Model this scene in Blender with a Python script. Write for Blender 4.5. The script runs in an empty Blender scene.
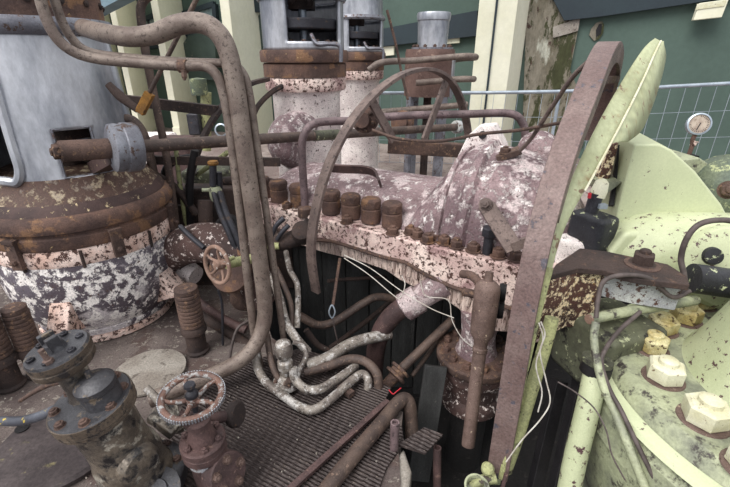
import bpy, bmesh, math, random
from mathutils import Vector, Matrix
random.seed(7)
V = Vector; PI = math.pi
COL = bpy.context.scene.collection

# ------------------------------------------------------------------ camera
F = 420.0; PITCH = math.radians(24.0); EYE = V((0, 0, 1.7))
FW = V((0, math.cos(PITCH), -math.sin(PITCH))); UP = V((0, math.sin(PITCH), math.cos(PITCH))); RT = V((1, 0, 0))
def at(u, v, Y=None, Z=None):
    d = RT * ((u - 365) / F) + UP * (-(v - 243.5) / F) + FW
    return EYE + d * ((Y - EYE.y) / d.y if Y is not None else (Z - EYE.z) / d.z)
def depth(p): return (p - EYE).dot(FW)
def px(n, p): return n / F * depth(p)          # how many metres n pixels span at p
cd = bpy.data.cameras.new('camera'); cam = bpy.data.objects.new('camera', cd); COL.objects.link(cam)
cd.sensor_width = 36; cd.lens = 36 * F / 730; cd.clip_start = 0.02
cam.location = EYE; cam.rotation_euler = (PI / 2 - PITCH, 0, 0)
bpy.context.scene.camera = cam

# ------------------------------------------------------------------ materials
def lin(c):
    return tuple(((x / 255) / 12.92 if x / 255 <= .04045 else ((x / 255 + .055) / 1.055) ** 2.4) for x in c) + (1,)
def mat(name, base, alt, chip=None, cover=.3, scale=6, csc=14, rough=.7, metal=0, bump=.25, alt2=None, fine=.35, stretch=(1, 1, 1), sharp=.05, wear=None, spec=.35):
    m = bpy.data.materials.new(name); m.use_nodes = True; nt = m.node_tree; N = nt.nodes; L = nt.links
    b = N['Principled BSDF']; tc = N.new('ShaderNodeTexCoord'); mp = N.new('ShaderNodeMapping'); mp.inputs['Scale'].default_value = stretch
    L.new(tc.outputs['Object'], mp.inputs['Vector'])
    def noise(s, det=6, ro=.6, off=0):
        n = N.new('ShaderNodeTexNoise'); n.inputs['Scale'].default_value = s; n.inputs['Detail'].default_value = det; n.inputs['Roughness'].default_value = ro
        if off:
            a = N.new('ShaderNodeVectorMath'); a.operation = 'ADD'; a.inputs[1].default_value = (off, off * 1.7, -off); L.new(mp.outputs[0], a.inputs[0]); L.new(a.outputs[0], n.inputs['Vector'])
        else: L.new(mp.outputs[0], n.inputs['Vector'])
        return n.outputs['Fac']
    def step(fac, lo, hi):
        r = N.new('ShaderNodeMapRange'); r.inputs[1].default_value = lo; r.inputs[2].default_value = hi; r.interpolation_type = 'SMOOTHSTEP'; L.new(fac, r.inputs[0]); return r.outputs[0]
    def mix(f, a, c, mode='MIX'):
        x = N.new('ShaderNodeMix'); x.data_type = 'RGBA'; x.blend_type = mode
        if isinstance(f, float): x.inputs[0].default_value = f
        else: L.new(f, x.inputs[0])
        for s, i in ((a, 6), (c, 7)):
            if isinstance(s, tuple): x.inputs[i].default_value = s
            else: L.new(s, x.inputs[i])
        return x.outputs[2]
    c = mix(step(noise(scale), .38, .62), lin(base), lin(alt))
    if alt2: c = mix(step(noise(scale * 1.3, 7, .65, 3.1), .53, .6), c, lin(alt2))
    h = noise(csc * 2, 8, .7, 1.3); cm = None
    if chip:
        n2 = noise(csc, 9, .72, 7.7); t = .68 - .36 * cover
        cm = step(n2, t, t + sharp)
        c = mix(cm, c, lin(chip))
        if wear: c = mix(step(noise(csc * 2.6, 6, .7, 11.3), .6, .64), c, lin(wear))
    g = N.new('ShaderNodeMapRange'); L.new(noise(csc * 6, 4, .7, 5.5), g.inputs[0]); g.inputs[1].default_value = .3; g.inputs[2].default_value = .7
    g.inputs[3].default_value = 1 - fine; g.inputs[4].default_value = 1 + fine
    cmb = N.new('ShaderNodeCombineColor')
    for i in range(3): L.new(g.outputs[0], cmb.inputs[i])
    c = mix(1.0, c, cmb.outputs[0], 'MULTIPLY')
    L.new(c, b.inputs['Base Color']); b.inputs['Roughness'].default_value = rough; b.inputs['Metallic'].default_value = metal
    b.inputs['Specular IOR Level'].default_value = spec
    bp = N.new('ShaderNodeBump'); bp.inputs['Strength'].default_value = bump; bp.inputs['Distance'].default_value = .012
    if cm is not None:
        ad = N.new('ShaderNodeMath'); ad.operation = 'SUBTRACT'; L.new(h, ad.inputs[0]); L.new(cm, ad.inputs[1]); h = ad.outputs[0]
    L.new(h, bp.inputs['Height']); L.new(bp.outputs[0], b.inputs['Normal'])
    return m
M = {}
M['rust'] = mat('rust', (98, 78, 70), (68, 54, 50), (126, 100, 82), .35, 5, 26, .8, 0, .5, wear=(52, 42, 40))
M['rust_dark'] = mat('rust_dark', (68, 55, 51), (48, 40, 39), (92, 72, 62), .3, 6, 26, .8, 0, .5)
M['rust_flange'] = mat('rust_flange', (104, 80, 70), (72, 56, 52), (188, 160, 118), .12, 5, 22, .8, 0, .5, alt2=(122, 92, 70))
M['rust_pipe'] = mat('rust_pipe', (130, 117, 108), (104, 90, 83), (80, 68, 62), .36, 9, 60, .5, .15, .3, spec=.5)
M['pipe_purple'] = mat('pipe_purple', (120, 102, 104), (92, 77, 79), (64, 53, 55), .35, 9, 60, .5, .15, .3, spec=.5)
M['pipe_mottled'] = mat('pipe_mottled', (142, 134, 126), (104, 95, 90), (68, 60, 56), .38, 10, 24, .42, .2, .4, wear=(208, 207, 206), spec=.5, sharp=.1, alt2=(186, 182, 178))
M['pipe_brown'] = mat('pipe_brown', (94, 78, 70), (70, 58, 54), (122, 102, 90), .3, 9, 36, .6, .15, .4, spec=.5)
M['band'] = mat('band', (118, 102, 96), (94, 80, 76), (70, 58, 56), .35, 8, 30, .6, .1, .35, spec=.45)
M['band_red'] = mat('band_red', (122, 104, 100), (104, 84, 81), (84, 80, 88), .3, 4, 18, .5, .15, .35, spec=.5)
M['white_flake'] = mat('white_flake', (244, 236, 232), (218, 206, 204), (84, 62, 60), .26, 5, 34, .7, 0, .5, sharp=.03, wear=(122, 92, 82))
M['cream_speck'] = mat('cream_speck', (236, 216, 206), (196, 168, 162), (80, 56, 50), .42, 4, 40, .7, 0, .5, sharp=.03, alt2=(160, 130, 128))
M['cream_rib'] = mat('cream_rib', (230, 210, 198), (178, 156, 148), (84, 60, 52), .4, 9, 40, .75, 0, .6, stretch=(2.5, 2.5, .4))
M['hump'] = mat('hump', (140, 118, 120), (104, 84, 88), (232, 222, 220), .5, 3, 18, .6, 0, .7, wear=(78, 58, 58), sharp=.14, alt2=(196, 180, 180), fine=.45, spec=.45)
M['plateau'] = mat('plateau', (142, 122, 124), (108, 88, 90), (226, 216, 214), .46, 4, 22, .6, 0, .6, sharp=.12, wear=(80, 60, 60), alt2=(188, 172, 172), fine=.45, spec=.45)
M['blotch'] = mat('blotch', (106, 99, 108), (86, 77, 84), (240, 234, 230), .53, 2.2, 15, .55, .05, .5, alt2=(196, 188, 190), wear=(88, 66, 60), sharp=.05)
M['cream_rust'] = mat('cream_rust', (230, 208, 198), (204, 172, 158), (78, 54, 48), .44, 5, 32, .7, 0, .5, sharp=.03)
M['silver'] = mat('silver', (196, 198, 204), (116, 120, 130), (84, 88, 98), .22, 2.2, 6, .42, .6, .3, fine=.14, stretch=(1, 1, .4), sharp=.2, spec=.5)  # upright light and dark streaks put highlights into the colour
M['silver_dull'] = mat('silver_dull', (142, 144, 152), (108, 108, 116), (88, 70, 62), .36, 4, 24, .45, .45, .3, fine=.2)
M['silver_rust'] = mat('silver_rust', (78, 60, 57), (60, 46, 45), (200, 180, 144), .24, 5, 26, .65, .05, .4, fine=.2)
M['dark_steel'] = mat('dark_steel', (62, 62, 68), (46, 45, 50), (84, 70, 62), .25, 6, 20, .5, .4, .25)
M['black_steel'] = mat('black_steel', (36, 34, 36), (26, 25, 27), None, 0, 6, 20, .6, .2, .25)
M['oily'] = mat('oily', (116, 106, 94), (72, 66, 62), (36, 34, 36), .5, 6, 16, .28, .3, .4, alt2=(172, 166, 154), sharp=.12, spec=.7)  # whitish patches are highlights painted into the brown-grey
M['oily_top'] = mat('oily_top', (74, 74, 78), (54, 53, 57), (112, 100, 86), .3, 6, 22, .4, .3, .3, spec=.6)
M['green_pale'] = mat('green_pale', (196, 202, 166), (188, 195, 159), (92, 72, 72), .12, 3, 22, .45, 0, .15, fine=.07, sharp=.015, spec=.5)
M['green_chip'] = mat('green_chip', (190, 196, 160), (174, 181, 145), (84, 60, 62), .27, 3, 30, .45, 0, .25, fine=.1, sharp=.012, spec=.5)
M['green_dirty'] = mat('green_dirty', (166, 171, 140), (116, 119, 104), (64, 58, 56), .4, 4, 14, .5, 0, .35, fine=.2, sharp=.1, spec=.5)
M['olive'] = mat('olive', (172, 177, 141), (152, 156, 120), (136, 116, 82), .34, 2.2, 6, .5, 0, .25, fine=.14, stretch=(1.6, 1.6, .4), sharp=.16, wear=(116, 94, 74), spec=.45)
M['yellow_green'] = mat('yellow_green', (162, 164, 118), (130, 132, 98), (66, 58, 52), .3, 7, 18, .6, 0, .3)
M['nut_yellow'] = mat('nut_yellow', (204, 196, 154), (170, 152, 98), (80, 58, 40), .36, 12, 34, .5, 0, .35)
M['nut_white'] = mat('nut_white', (216, 214, 190), (200, 196, 164), (104, 78, 54), .24, 10, 34, .5, 0, .3, fine=.12)
M['rust_block'] = mat('rust_block', (88, 60, 53), (62, 46, 43), (230, 212, 176), .45, 5, 34, .75, 0, .5, wear=(150, 112, 60), sharp=.03)
M['grey_flake'] = mat('grey_flake', (182, 184, 180), (150, 152, 158), (88, 62, 54), .38, 5, 34, .65, 0, .4, sharp=.03)
M['tan_rust'] = mat('tan_rust', (114, 95, 88), (90, 73, 67), (196, 176, 152), .2, 8, 34, .6, .1, .4, wear=(78, 60, 54))
M['orange_rust'] = mat('orange_rust', (150, 122, 108), (120, 96, 84), (190, 182, 176), .25, 10, 40, .6, .05, .4)
M['orange_wheel'] = mat('orange_wheel', (118, 90, 79), (98, 76, 70), (160, 158, 157), .45, 10, 40, .5, .2, .4)
M['maroon'] = mat('maroon', (92, 72, 70), (68, 54, 54), (126, 102, 94), .25, 8, 26, .6, .1, .4)
M['ochre'] = mat('ochre', (150, 106, 44), (116, 82, 40), (80, 56, 40), .3, 10, 24, .7, 0, .3)
M['wall_green'] = mat('wall_green', (80, 98, 90), (73, 90, 83), (100, 114, 106), .14, .8, 2.5, .7, 0, .05, fine=.07, sharp=.2)
M['wall_dark'] = mat('wall_dark', (44, 56, 62), (40, 50, 57), None, 0, 1, 3, .6, 0, .05, fine=.08)
M['pillar'] = mat('pillar', (228, 226, 206), (220, 218, 194), (176, 150, 100), .05, 1, 2.2, .75, 0, .06, fine=.05, sharp=.2)
M['mossy'] = mat('mossy', (126, 120, 108), (92, 86, 72), (60, 62, 40), .5, 1.6, 3.2, .9, 0, .4, alt2=(164, 164, 152), fine=.3, stretch=(1, 1, .4), wear=(66, 50, 44))
M['steel_blue'] = mat('steel_blue', (118, 140, 152), (104, 126, 138), (90, 80, 72), .12, 2, 6, .6, 0, .1, fine=.1)
M['galv'] = mat('galv', (176, 186, 196), (156, 166, 178), None, 0, 10, 20, .4, .5, .05, fine=.1)
M['floor_rust'] = mat('floor_rust', (106, 96, 92), (78, 68, 66), (134, 126, 118), .36, 2.5, 20, .85, 0, .45, alt2=(84, 70, 66), wear=(60, 50, 48))
M['floor_hall'] = mat('floor_hall', (150, 138, 132), (118, 104, 100), (96, 62, 60), .3, 2, 10, .85, 0, .3)
M['pit'] = mat('pit', (36, 34, 34), (28, 27, 27), (52, 48, 46), .25, 3, 12, .9, 0, .3)
M['plank'] = mat('plank', (58, 58, 58), (44, 44, 44), (78, 76, 74), .2, 3, 14, .85, 0, .3, stretch=(3, 3, .4))
M['concrete'] = mat('concrete', (150, 144, 136), (126, 118, 110), (96, 88, 82), .3, 4, 16, .9, 0, .3)
M['plate_oily'] = mat('plate_oily', (78, 70, 70), (60, 53, 54), (124, 116, 84), .25, 4, 9, .6, .1, .25, sharp=.12)
M['rubber'] = mat('rubber', (30, 30, 32), (24, 24, 26), None, 0, 10, 20, .5, 0, .1)
M['hose'] = mat('hose', (104, 108, 118), (70, 72, 80), (206, 180, 70), .3, 5, 12, .4, .2, .15, fine=.1)
M['wire'] = mat('wire', (200, 196, 188), (168, 160, 150), None, 0, 20, 40, .5, 0, .1, fine=.1)
M['wire_dark'] = mat('wire_dark', (92, 82, 80), (70, 62, 60), None, 0, 20, 40, .6, .1, .1, fine=.1)
M['dark_green'] = mat('dark_green', (82, 92, 82), (96, 104, 84), (158, 164, 124), .35, 5, 12, .55, .05, .25)
M['dial'] = mat('dial', (178, 164, 150), (150, 134, 122), (112, 92, 80), .3, 20, 40, .35, 0, .02, fine=.08)
M['black_patch'] = mat('black_patch', (50, 51, 56), (40, 40, 44), (182, 188, 152), .24, 6, 22, .45, 0, .25, sharp=.02)
M['red'] = mat('red', (196, 48, 60), (176, 40, 52), None, 0, 10, 20, .5, 0, .05, fine=.05)
M['glass'] = mat('glass', (120, 138, 140), (96, 112, 116), None, 0, 2, 5, .15, 0, .02, fine=.05, spec=.6)
M['shoulder_cream'] = mat('shoulder_cream', (186, 170, 142), (120, 108, 102), (80, 60, 53), .78, 4, 20, .6, .05, .4, sharp=.1, wear=(112, 86, 64))
M['oily_edge'] = mat('oily_edge', (104, 92, 80), (80, 70, 62), (50, 46, 46), .4, 8, 30, .45, .2, .4)
M['green_dark'] = mat('green_dark', (96, 98, 80), (70, 70, 60), (44, 42, 40), .45, 4, 10, .65, 0, .35, fine=.2, sharp=.08, wear=(170, 174, 140))  # dirt, plus the shade under the clamp block put into the colour
M['panel_green'] = mat('panel_green', (70, 84, 78), (60, 72, 68), (110, 110, 98), .2, 2, 7, .6, 0, .1, fine=.1, sharp=.1)
M['drum_brown'] = mat('drum_brown', (118, 94, 86), (98, 76, 70), (150, 126, 112), .2, 3, 12, .6, .1, .25)
M['rust_white'] = mat('rust_white', (86, 66, 62), (62, 48, 46), (224, 212, 206), .36, 5, 26, .7, 0, .5, sharp=.05)
# chequer plate: rows of raised bars
def tread_mat():
    m = mat('tread', (100, 89, 86), (66, 58, 57), (124, 112, 104), .3, 2.4, 30, .5, .25, .25); nt = m.node_tree; N = nt.nodes; L = nt.links
    b = N['Principled BSDF']; tc = N.new('ShaderNodeTexCoord'); mp = N.new('ShaderNodeMapping'); mp.inputs['Rotation'].default_value = (0, 0, math.radians(28))
    L.new(tc.outputs['Object'], mp.inputs[0])
    def wv(sc, rot, dist):
        q = N.new('ShaderNodeMapping'); q.inputs['Rotation'].default_value = (0, 0, math.radians(rot)); L.new(tc.outputs['Object'], q.inputs[0])
        w = N.new('ShaderNodeTexWave'); w.inputs['Scale'].default_value = sc; w.inputs['Distortion'].default_value = dist; w.inputs['Detail Scale'].default_value = 2; L.new(q.outputs[0], w.inputs['Vector']); return w.outputs['Fac']
    def mth(op, x, y):
        q = N.new('ShaderNodeMath'); q.operation = op
        for k, s in enumerate((x, y)):
            if isinstance(s, (int, float)): q.inputs[k].default_value = s
            else: L.new(s, q.inputs[k])
        return q.outputs[0]
    h = mth('MULTIPLY', wv(17, -62, 1.6), mth('ADD', .3, mth('MULTIPLY', wv(7, 20, 1.5), .7)))
    bp = N.new('ShaderNodeBump'); bp.inputs['Strength'].default_value = 1; bp.inputs['Distance'].default_value = .012
    L.new(h, bp.inputs['Height'])
    oc = b.inputs['Base Color'].links[0].from_socket; mx = N.new('ShaderNodeMix'); mx.data_type = 'RGBA'; L.new(h, mx.inputs[0]); mx.inputs[6].default_value = lin((62, 54, 53)); L.new(oc, mx.inputs[7]); L.new(mx.outputs[2], b.inputs['Base Color'])
    old = b.inputs['Normal'].links[0].from_socket; L.new(old, bp.inputs['Normal']); L.new(bp.outputs[0], b.inputs['Normal'])
    return m
M['tread'] = tread_mat()

# ------------------------------------------------------------------ mesh helpers
class MB:
    def __init__(s): s.b = bmesh.new()
    def face(s, pts):
        vs = [s.b.verts.new(p) for p in pts]; return s.b.faces.new(vs)
    def box(s, c, sx, sy, sz, ax=None):
        ax = ax or (V((1, 0, 0)), V((0, 1, 0)), V((0, 0, 1))); c = V(c); vs = []
        for k in (-1, 1):
            for j in (-1, 1):
                for i in (-1, 1): vs.append(s.b.verts.new(c + ax[0] * i * sx / 2 + ax[1] * j * sy / 2 + ax[2] * k * sz / 2))
        for f in ((0, 2, 3, 1), (4, 5, 7, 6), (0, 1, 5, 4), (2, 6, 7, 3), (0, 4, 6, 2), (1, 3, 7, 5)): s.b.faces.new([vs[i] for i in f])
        return s
    def bar(s, p0, p1, w, t, up=(0, 0, 1)):           # a straight flat bar
        p0 = V(p0); p1 = V(p1); d = p1 - p0; l = d.length; d.normalize(); x = d.cross(V(up))
        if x.length < 1e-4: x = d.cross(V((1, 0, 0)))
        x.normalize(); y = x.cross(d); return s.box((p0 + p1) / 2, l, w, t, (d, x, y))
    def grid(s, rings, closed=True, cap0=True, cap1=True, wrap=False):
        R = [[s.b.verts.new(p) for p in r] for r in rings]; n = len(R[0])
        for a in range(len(R) - (0 if wrap else 1)):
            A = R[a]; B = R[(a + 1) % len(R)]
            for i in range(n if closed else n - 1):
                j = (i + 1) % n; s.b.faces.new((A[i], A[j], B[j], B[i]))
        if closed and not wrap:
            if cap0: s.b.faces.new(list(reversed(R[0])))
            if cap1: s.b.faces.new(R[-1])
        return s
    def tube(s, pts, r, n=12, smooth=0, caps=True, closed=False):
        pts = [V(p) for p in pts]
        if smooth: pts = crom(pts, smooth, closed)
        m = len(pts); rs = r if isinstance(r, (list, tuple)) else None
        rings = []; nrm = None
        for i, p in enumerate(pts):
            if closed: t = pts[(i + 1) % m] - pts[i - 1]
            else: t = pts[min(i + 1, m - 1)] - pts[max(i - 1, 0)]
            t.normalize()
            if nrm is None:
                nrm = t.cross(V((0, 0, 1)));
                if nrm.length < .1: nrm = t.cross(V((1, 0, 0)))
            nrm = nrm - t * nrm.dot(t); nrm.normalize(); bn = t.cross(nrm)
            f_ = 0 if rs is None else i / (m - 1) * (len(rs) - 1); rr = r if rs is None else rs[int(f_)] + (rs[min(int(f_) + 1, len(rs) - 1)] - rs[int(f_)]) * (f_ - int(f_))
            rings.append([p + (nrm * math.cos(2 * PI * k / n) + bn * math.sin(2 * PI * k / n)) * rr for k in range(n)])
        return s.grid(rings, True, caps, caps, closed)
    def lathe(s, prof, c, ax=(0, 0, 1), n=48, hole=None):  # profile of (radius, height along axis)
        c = V(c); ax = V(ax).normalized(); x = V((1, 0, 0)) - ax * ax.x
        if x.length < .2: x = V((0, 1, 0)) - ax * ax.y
        x.normalize(); y = ax.cross(x); R = []
        for r, h in prof:
            if r < 1e-5: R.append([s.b.verts.new(c + ax * h)])
            else: R.append([s.b.verts.new(c + ax * h + (x * math.cos(2 * PI * k / n) + y * math.sin(2 * PI * k / n)) * r) for k in range(n)])
        for a in range(len(R) - 1):
            A, B = R[a], R[a + 1]
            for k in range(n):
                j = (k + 1) % n
                if hole and hole(360 * (k + .5) / n, (prof[a][1] + prof[a + 1][1]) / 2): continue
                if len(A) == 1 and len(B) == 1: continue
                if len(A) == 1: s.b.faces.new((A[0], B[j], B[k]))
                elif len(B) == 1: s.b.faces.new((A[k], A[j], B[0]))
                else: s.b.faces.new((A[k], A[j], B[j], B[k]))
        return s
    def cyl(s, p0, p1, r, r1=None, n=24):
        p0 = V(p0); p1 = V(p1); l = (p1 - p0).length; r1 = r if r1 is None else r1
        return s.lathe([(0, 0), (r, 0), (r1, l), (0, l)], p0, p1 - p0, n)
    def nut(s, c, ax, af, h, rot=0, washer=True, stub=True, sides=6):
        c = V(c); ax = V(ax).normalized(); x = ax.orthogonal().normalized(); x = Matrix.Rotation(rot, 3, ax) @ x; y = ax.cross(x); r = af / 2 / math.cos(PI / sides)
        if washer: s.lathe([(0, -.001), (r * 1.22, -.001), (r * 1.22, h * .1), (0, h * .1)], c, ax, 20)
        def ring(rr, hh): return [c + ax * hh + (x * math.cos(2 * PI * k / sides) + y * math.sin(2 * PI * k / sides)) * rr for k in range(sides)]
        s.grid([ring(r * .97, h * .1), ring(r, h * .16), ring(r, h * .88), ring(r * .86, h)])
        if stub: s.lathe([(0, h * .9), (r * .52, h * .9), (r * .52, h * 1.22), (r * .4, h * 1.3), (0, h * 1.32)], c, ax, 14)
        return s
    def prism(s, pts, ext):
        pts = [V(p) for p in pts]; ext = V(ext)
        return s.grid([pts, [p + ext for p in pts]])
    def sweep(s, pts, sec, side, closed_path=False):  # section (across, out) carried along a path, side = fixed across axis
        pts = [V(p) for p in pts]; side = V(side).normalized(); rings = []
        for i, p in enumerate(pts):
            t = (pts[min(i + 1, len(pts) - 1)] - pts[max(i - 1, 0)]).normalized(); o = side.cross(t).normalized()
            sc = sec(i / (len(pts) - 1)) if callable(sec) else sec
            rings.append([p + side * a + o * b for a, b in sc])
        return s.grid(rings)
def crom(p, k, closed=False):
    out = []; n = len(p)
    for i in range(n if closed else n - 1):
        a = p[i - 1] if (i > 0 or closed) else p[0] * 2 - p[1]; b = p[i]; c = p[(i + 1) % n]
        d = p[(i + 2) % n] if (i + 2 < n or closed) else c * 2 - b
        for j in range(k):
            t = j / k; t1 = ((b - a).length ** .5) or 1e-6
            out.append(.5 * ((2 * b) + (c - a) * t + (2 * a - 5 * b + 4 * c - d) * t * t + (3 * b - a - 3 * c + d) * t ** 3))
    if not closed: out.append(p[-1])
    return out
def obj(name, mb, m, parent=None, label=None, bevel=0, flat=False, solid=0, base=None):
    bmesh.ops.recalc_face_normals(mb.b, faces=mb.b.faces); me = bpy.data.meshes.new(name)
    org = V((0, 0, 0))
    if parent is not None:
        q = parent
        while q is not None: org = org + q.location; q = q.parent
    else:
        if base is not None: org = V(base)
        else:
            co = [v.co for v in mb.b.verts]
            org = V((sum(c.x for c in co) / len(co), sum(c.y for c in co) / len(co), min(c.z for c in co)))
    bmesh.ops.translate(mb.b, verts=mb.b.verts, vec=-org)
    mb.b.to_mesh(me); mb.b.free(); me.materials.append(M[m])
    if not flat:
        me.polygons.foreach_set('use_smooth', [True] * len(me.polygons)); me.set_sharp_from_angle(angle=math.radians(38))
    o = bpy.data.objects.new(name, me); COL.objects.link(o)
    if parent is not None: o.parent = parent
    else: o.location = org
    if label: o['label'] = label
    if solid:
        d = o.modifiers.new('solid', 'SOLIDIFY'); d.thickness = solid; d.offset = -1
    if bevel:
        d = o.modifiers.new('bevel', 'BEVEL'); d.width = bevel; d.segments = 2; d.limit_method = 'ANGLE'; d.angle_limit = math.radians(50); d.harden_normals = True
    return o
def tag(o, label, cat, group=None):
    o['label'] = label; o['category'] = cat
    if group: o['group'] = group
    return o
def thing(name, label, cat, loc, group=None):
    o = bpy.data.objects.new(name, None); COL.objects.link(o); o.location = V(loc); o.empty_display_size = .1
    return tag(o, label, cat, group)
def struct(name, mb, m, bevel=0, parent=None):
    o = obj(name, mb, m, parent, bevel=bevel)
    if parent is None: o['kind'] = 'structure'
    return o
def dup(root, loc, label, group=None):
    r = root.copy(); COL.objects.link(r); r.location = V(loc); r['label'] = label
    if group: r['group'] = group
    for ch in list(root.children):
        c = ch.copy(); COL.objects.link(c); c.parent = r
        for g in ch.children:
            d = g.copy(); COL.objects.link(d); d.parent = c
    return r
def pth(*a):   # (u, v, Y) way points on the photograph at a chosen distance
    return [at(u, v, Y=y) for u, v, y in a]
def pipe(name, label, pts, r, m, cat='pipe', sm=6, n=14, group=None):
    pts = [V(p) for p in pts]; low = min(pts, key=lambda p: p.z)
    return tag(obj(name, MB().tube(pts, r, n, sm), m, base=low), label, cat, group)
def proj(p):
    d = V(p) - EYE; z = d.dot(FW); return 365 + F * d.dot(RT) / z, 243.5 - F * d.dot(UP) / z
def arc_pts(c, d, r, rz, a0, a1, n):      # arc in the vertical plane holding direction d; angle 0 = towards -d, 90 = up
    return [V(c) - d * math.cos(math.radians(a0 + (a1 - a0) * i / n)) * r + V((0, 0, 1)) * math.sin(math.radians(a0 + (a1 - a0) * i / n)) * rz for i in range(n + 1)]
Z = V((0, 0, 1))
# ================================================================== upright cylinder at the left
EC = V((-1.88, 2.65, 0)); L = thing('blowing_cylinder', 'huge upright silver cylinder with flaking white base filling the left side', 'machine', EC)
obj('base_ring', MB().lathe([(0, 0), (.435, 0), (.435, .03), (.42, .04), (.42, .06), (0, .06)], EC, Z, 64), 'cream_rust', L)
obj('lower_casing', MB().lathe([(0, .05), (.425, .05), (.43, .085), (.425, .09), (.43, .1), (.468, .15), (.5, .22), (.522, .31), (.534, .42), (.536, .52), (.532, .6), (0, .61)], EC, Z, 72), 'blotch', L)
obj('upper_band', MB().lathe([(0, .595), (.535, .595), (.54, .61), (.54, .69), (.525, .71), (0, .71)], EC, Z, 72), 'cream_rust', L)
obj('rim_flange', MB().lathe([(0, .7), (.54, .7), (.548, .715), (.548, .77), (.535, .78), (.535, .795), (.556, .805), (.562, .83), (.556, .865), (.54, .885), (.52, .895), (0, .895)], EC, Z, 72), 'rust_flange', L)
obj('shoulder', MB().lathe([(0, .885), (.525, .885), (.51, .92), (.485, .95), (0, .95)], EC, Z, 72), 'silver_rust', L)
obj('upper_shoulder', MB().lathe([(0, .945), (.487, .945), (.455, .99), (.43, 1.03), (.418, 1.075), (0, 1.075)], EC, Z, 72), 'shoulder_cream', L, 'cream and rust worn shoulder')
def hood_hole(th, z):
    th = (th + 180) % 360 - 180
    if 1.08 < z < 1.34 and -60 < th < -34: return True
    return 1.08 < z < 1.66 and -122 < th < -88
hp = [(.418 - .045 * (i / 40), 1.04 + .78 * i / 40) for i in range(41)]
obj('hood', MB().lathe(hp, EC, Z, 120, hood_hole), 'silver', L, solid=.035)
obj('inner_rod', MB().cyl(EC + V((0, 0, 1.05)), EC + V((0, 0, 1.85)), .07).lathe([(0, 1.25), (.2, 1.25), (.2, 1.32), (0, 1.32)], EC, Z, 32), 'rust_dark', L)
def hz(th, z, r): a = math.radians(th); return EC + V((math.cos(a) * r, math.sin(a) * r, z))
bord = [hz(-122, z, .44 - .05 * z + .03) for z in (1.62, 1.45, 1.25, 1.14)] + [hz(t, 1.075, .42) for t in (-118, -110, -100, -92)] + [hz(-88, z, .44 - .05 * z + .03) for z in (1.14, 1.25, 1.45, 1.62)] + [hz(t, 1.69, .385) for t in (-93, -105, -117)]
obj('opening_border', MB().tube(bord, .026, 8, 4, closed=True), 'silver', L)
bord = [hz(-60, 1.34, .40), hz(-60, 1.08, .415), hz(-34, 1.08, .415), hz(-34, 1.34, .40)]
obj('window_border', MB().tube(bord, .009, 8, 0, closed=True), 'silver_dull', L)
for th in (8, -132):
    rb = MB(); rb.tube([hz(th, z, .418 - .045 * (z - 1.04) / .78) for z in (1.06, 1.2, 1.5, 1.8)], .016, 8)
    obj('edge_rib', rb, 'silver', L)
obj('collar', MB().lathe([(0, 1.8), (.385, 1.8), (.405, 1.82), (.41, 1.86), (.40, 1.885), (0, 1.885)], EC, Z, 64), 'silver_dull', L)
obj('top_flange', MB().lathe([(0, 1.88), (.375, 1.88), (.375, 2.02), (.36, 2.03), (.345, 2.06), (.345, 2.5), (0, 2.5)], EC, Z, 64), 'rust_flange', L)
for k in range(9): obj('flange_bolt', MB().nut(hz(-140 + 22 * k, 1.96, .373), hz(-140 + 22 * k, 1.96, 1.43) - hz(-140 + 22 * k, 1.96, .43), .03, .012), 'rust_dark', L)
for th in (-96, -42, 6, -150):
    d = hz(th, 0, 1) - hz(th, 0, 0); tn = Z.cross(d); cl = MB()
    cl.box(hz(th, .69, .556), .03, .06, .17, (d, tn, Z)); cl.box(hz(th, .775, .56), .04, .07, .02, (d, tn, Z)); cl.nut(hz(th, .655, .57), d, .03, .02)
    obj('clamp_lug', cl, 'rust', L, bevel=.004)
for th in (-95, -62, -20): obj('guide_pin', MB().cyl(hz(th, .58, .54), hz(th, .69, .545), .009), 'rust_dark', L)
def foot(th, L_=.12):
    d = hz(th, 0, 1) - hz(th, 0, 0); tn = Z.cross(d); m = MB()
    p = [hz(th, .40, .50), hz(th, .12, .42), hz(th, .2, .50 + L_), hz(th, .25, .51 + L_)]
    m.prism([q - tn * .06 for q in p], tn * .12); return m
for th in (-82, -12): obj('support_foot', foot(th), 'cream_rust', L, bevel=.012)
# crosshead shaft running right from the hood
S0 = at(60, 151.5, Y=1.98); S1 = at(457, 127, Y=4.2); SD = (S1 - S0).normalized()
hubc = at(112, 152, Y=2.28); hq = S0 + SD * (hubc - S0).dot(SD)
SL = (S1 - S0).length
SH = thing('cross_shaft', 'long brown horizontal shaft running from silver cylinder past white engine', 'shaft', S0)
obj('shaft_rod', MB().cyl(S0 + SD * .2, S1, .034), 'pipe_brown', SH)
obj('shaft_end', MB().cyl(S0, S0 + SD * .23, .05).cyl(S0 + SD * .23, S0 + SD * .28, .034).nut(S0, -SD, .062, .03, .3), 'rust', SH, 'thick rusty rod end with square stub')
obj('hub_disc', MB().lathe([(0, -.05), (.09, -.05), (.118, -.04), (.122, -.01), (.118, 0), (.118, .01), (.124, .015), (.124, .07), (.115, .085), (0, .085)], hq, SD, 40), 'silver_dull', SH, 'round worn steel hub disc')
obj('hub_cap', MB().lathe([(0, -.03), (.058, -.03), (.062, -.02), (.062, .03), (.05, .04), (0, .04)], S1, SD, 28), 'grey_flake', SH)
obj('paint_sleeve', MB().cyl(S0 + SD * (SL * .46), S0 + SD * (SL * .53), .037), 'green_dark', SH, 'flaking yellow-green band')
obj('hub_bracket', MB().bar(hq + V((-.02, .0, -.04)), EC + V((.30, -.2, 1.10)), .09, .07), 'silver_rust', L)

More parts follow.
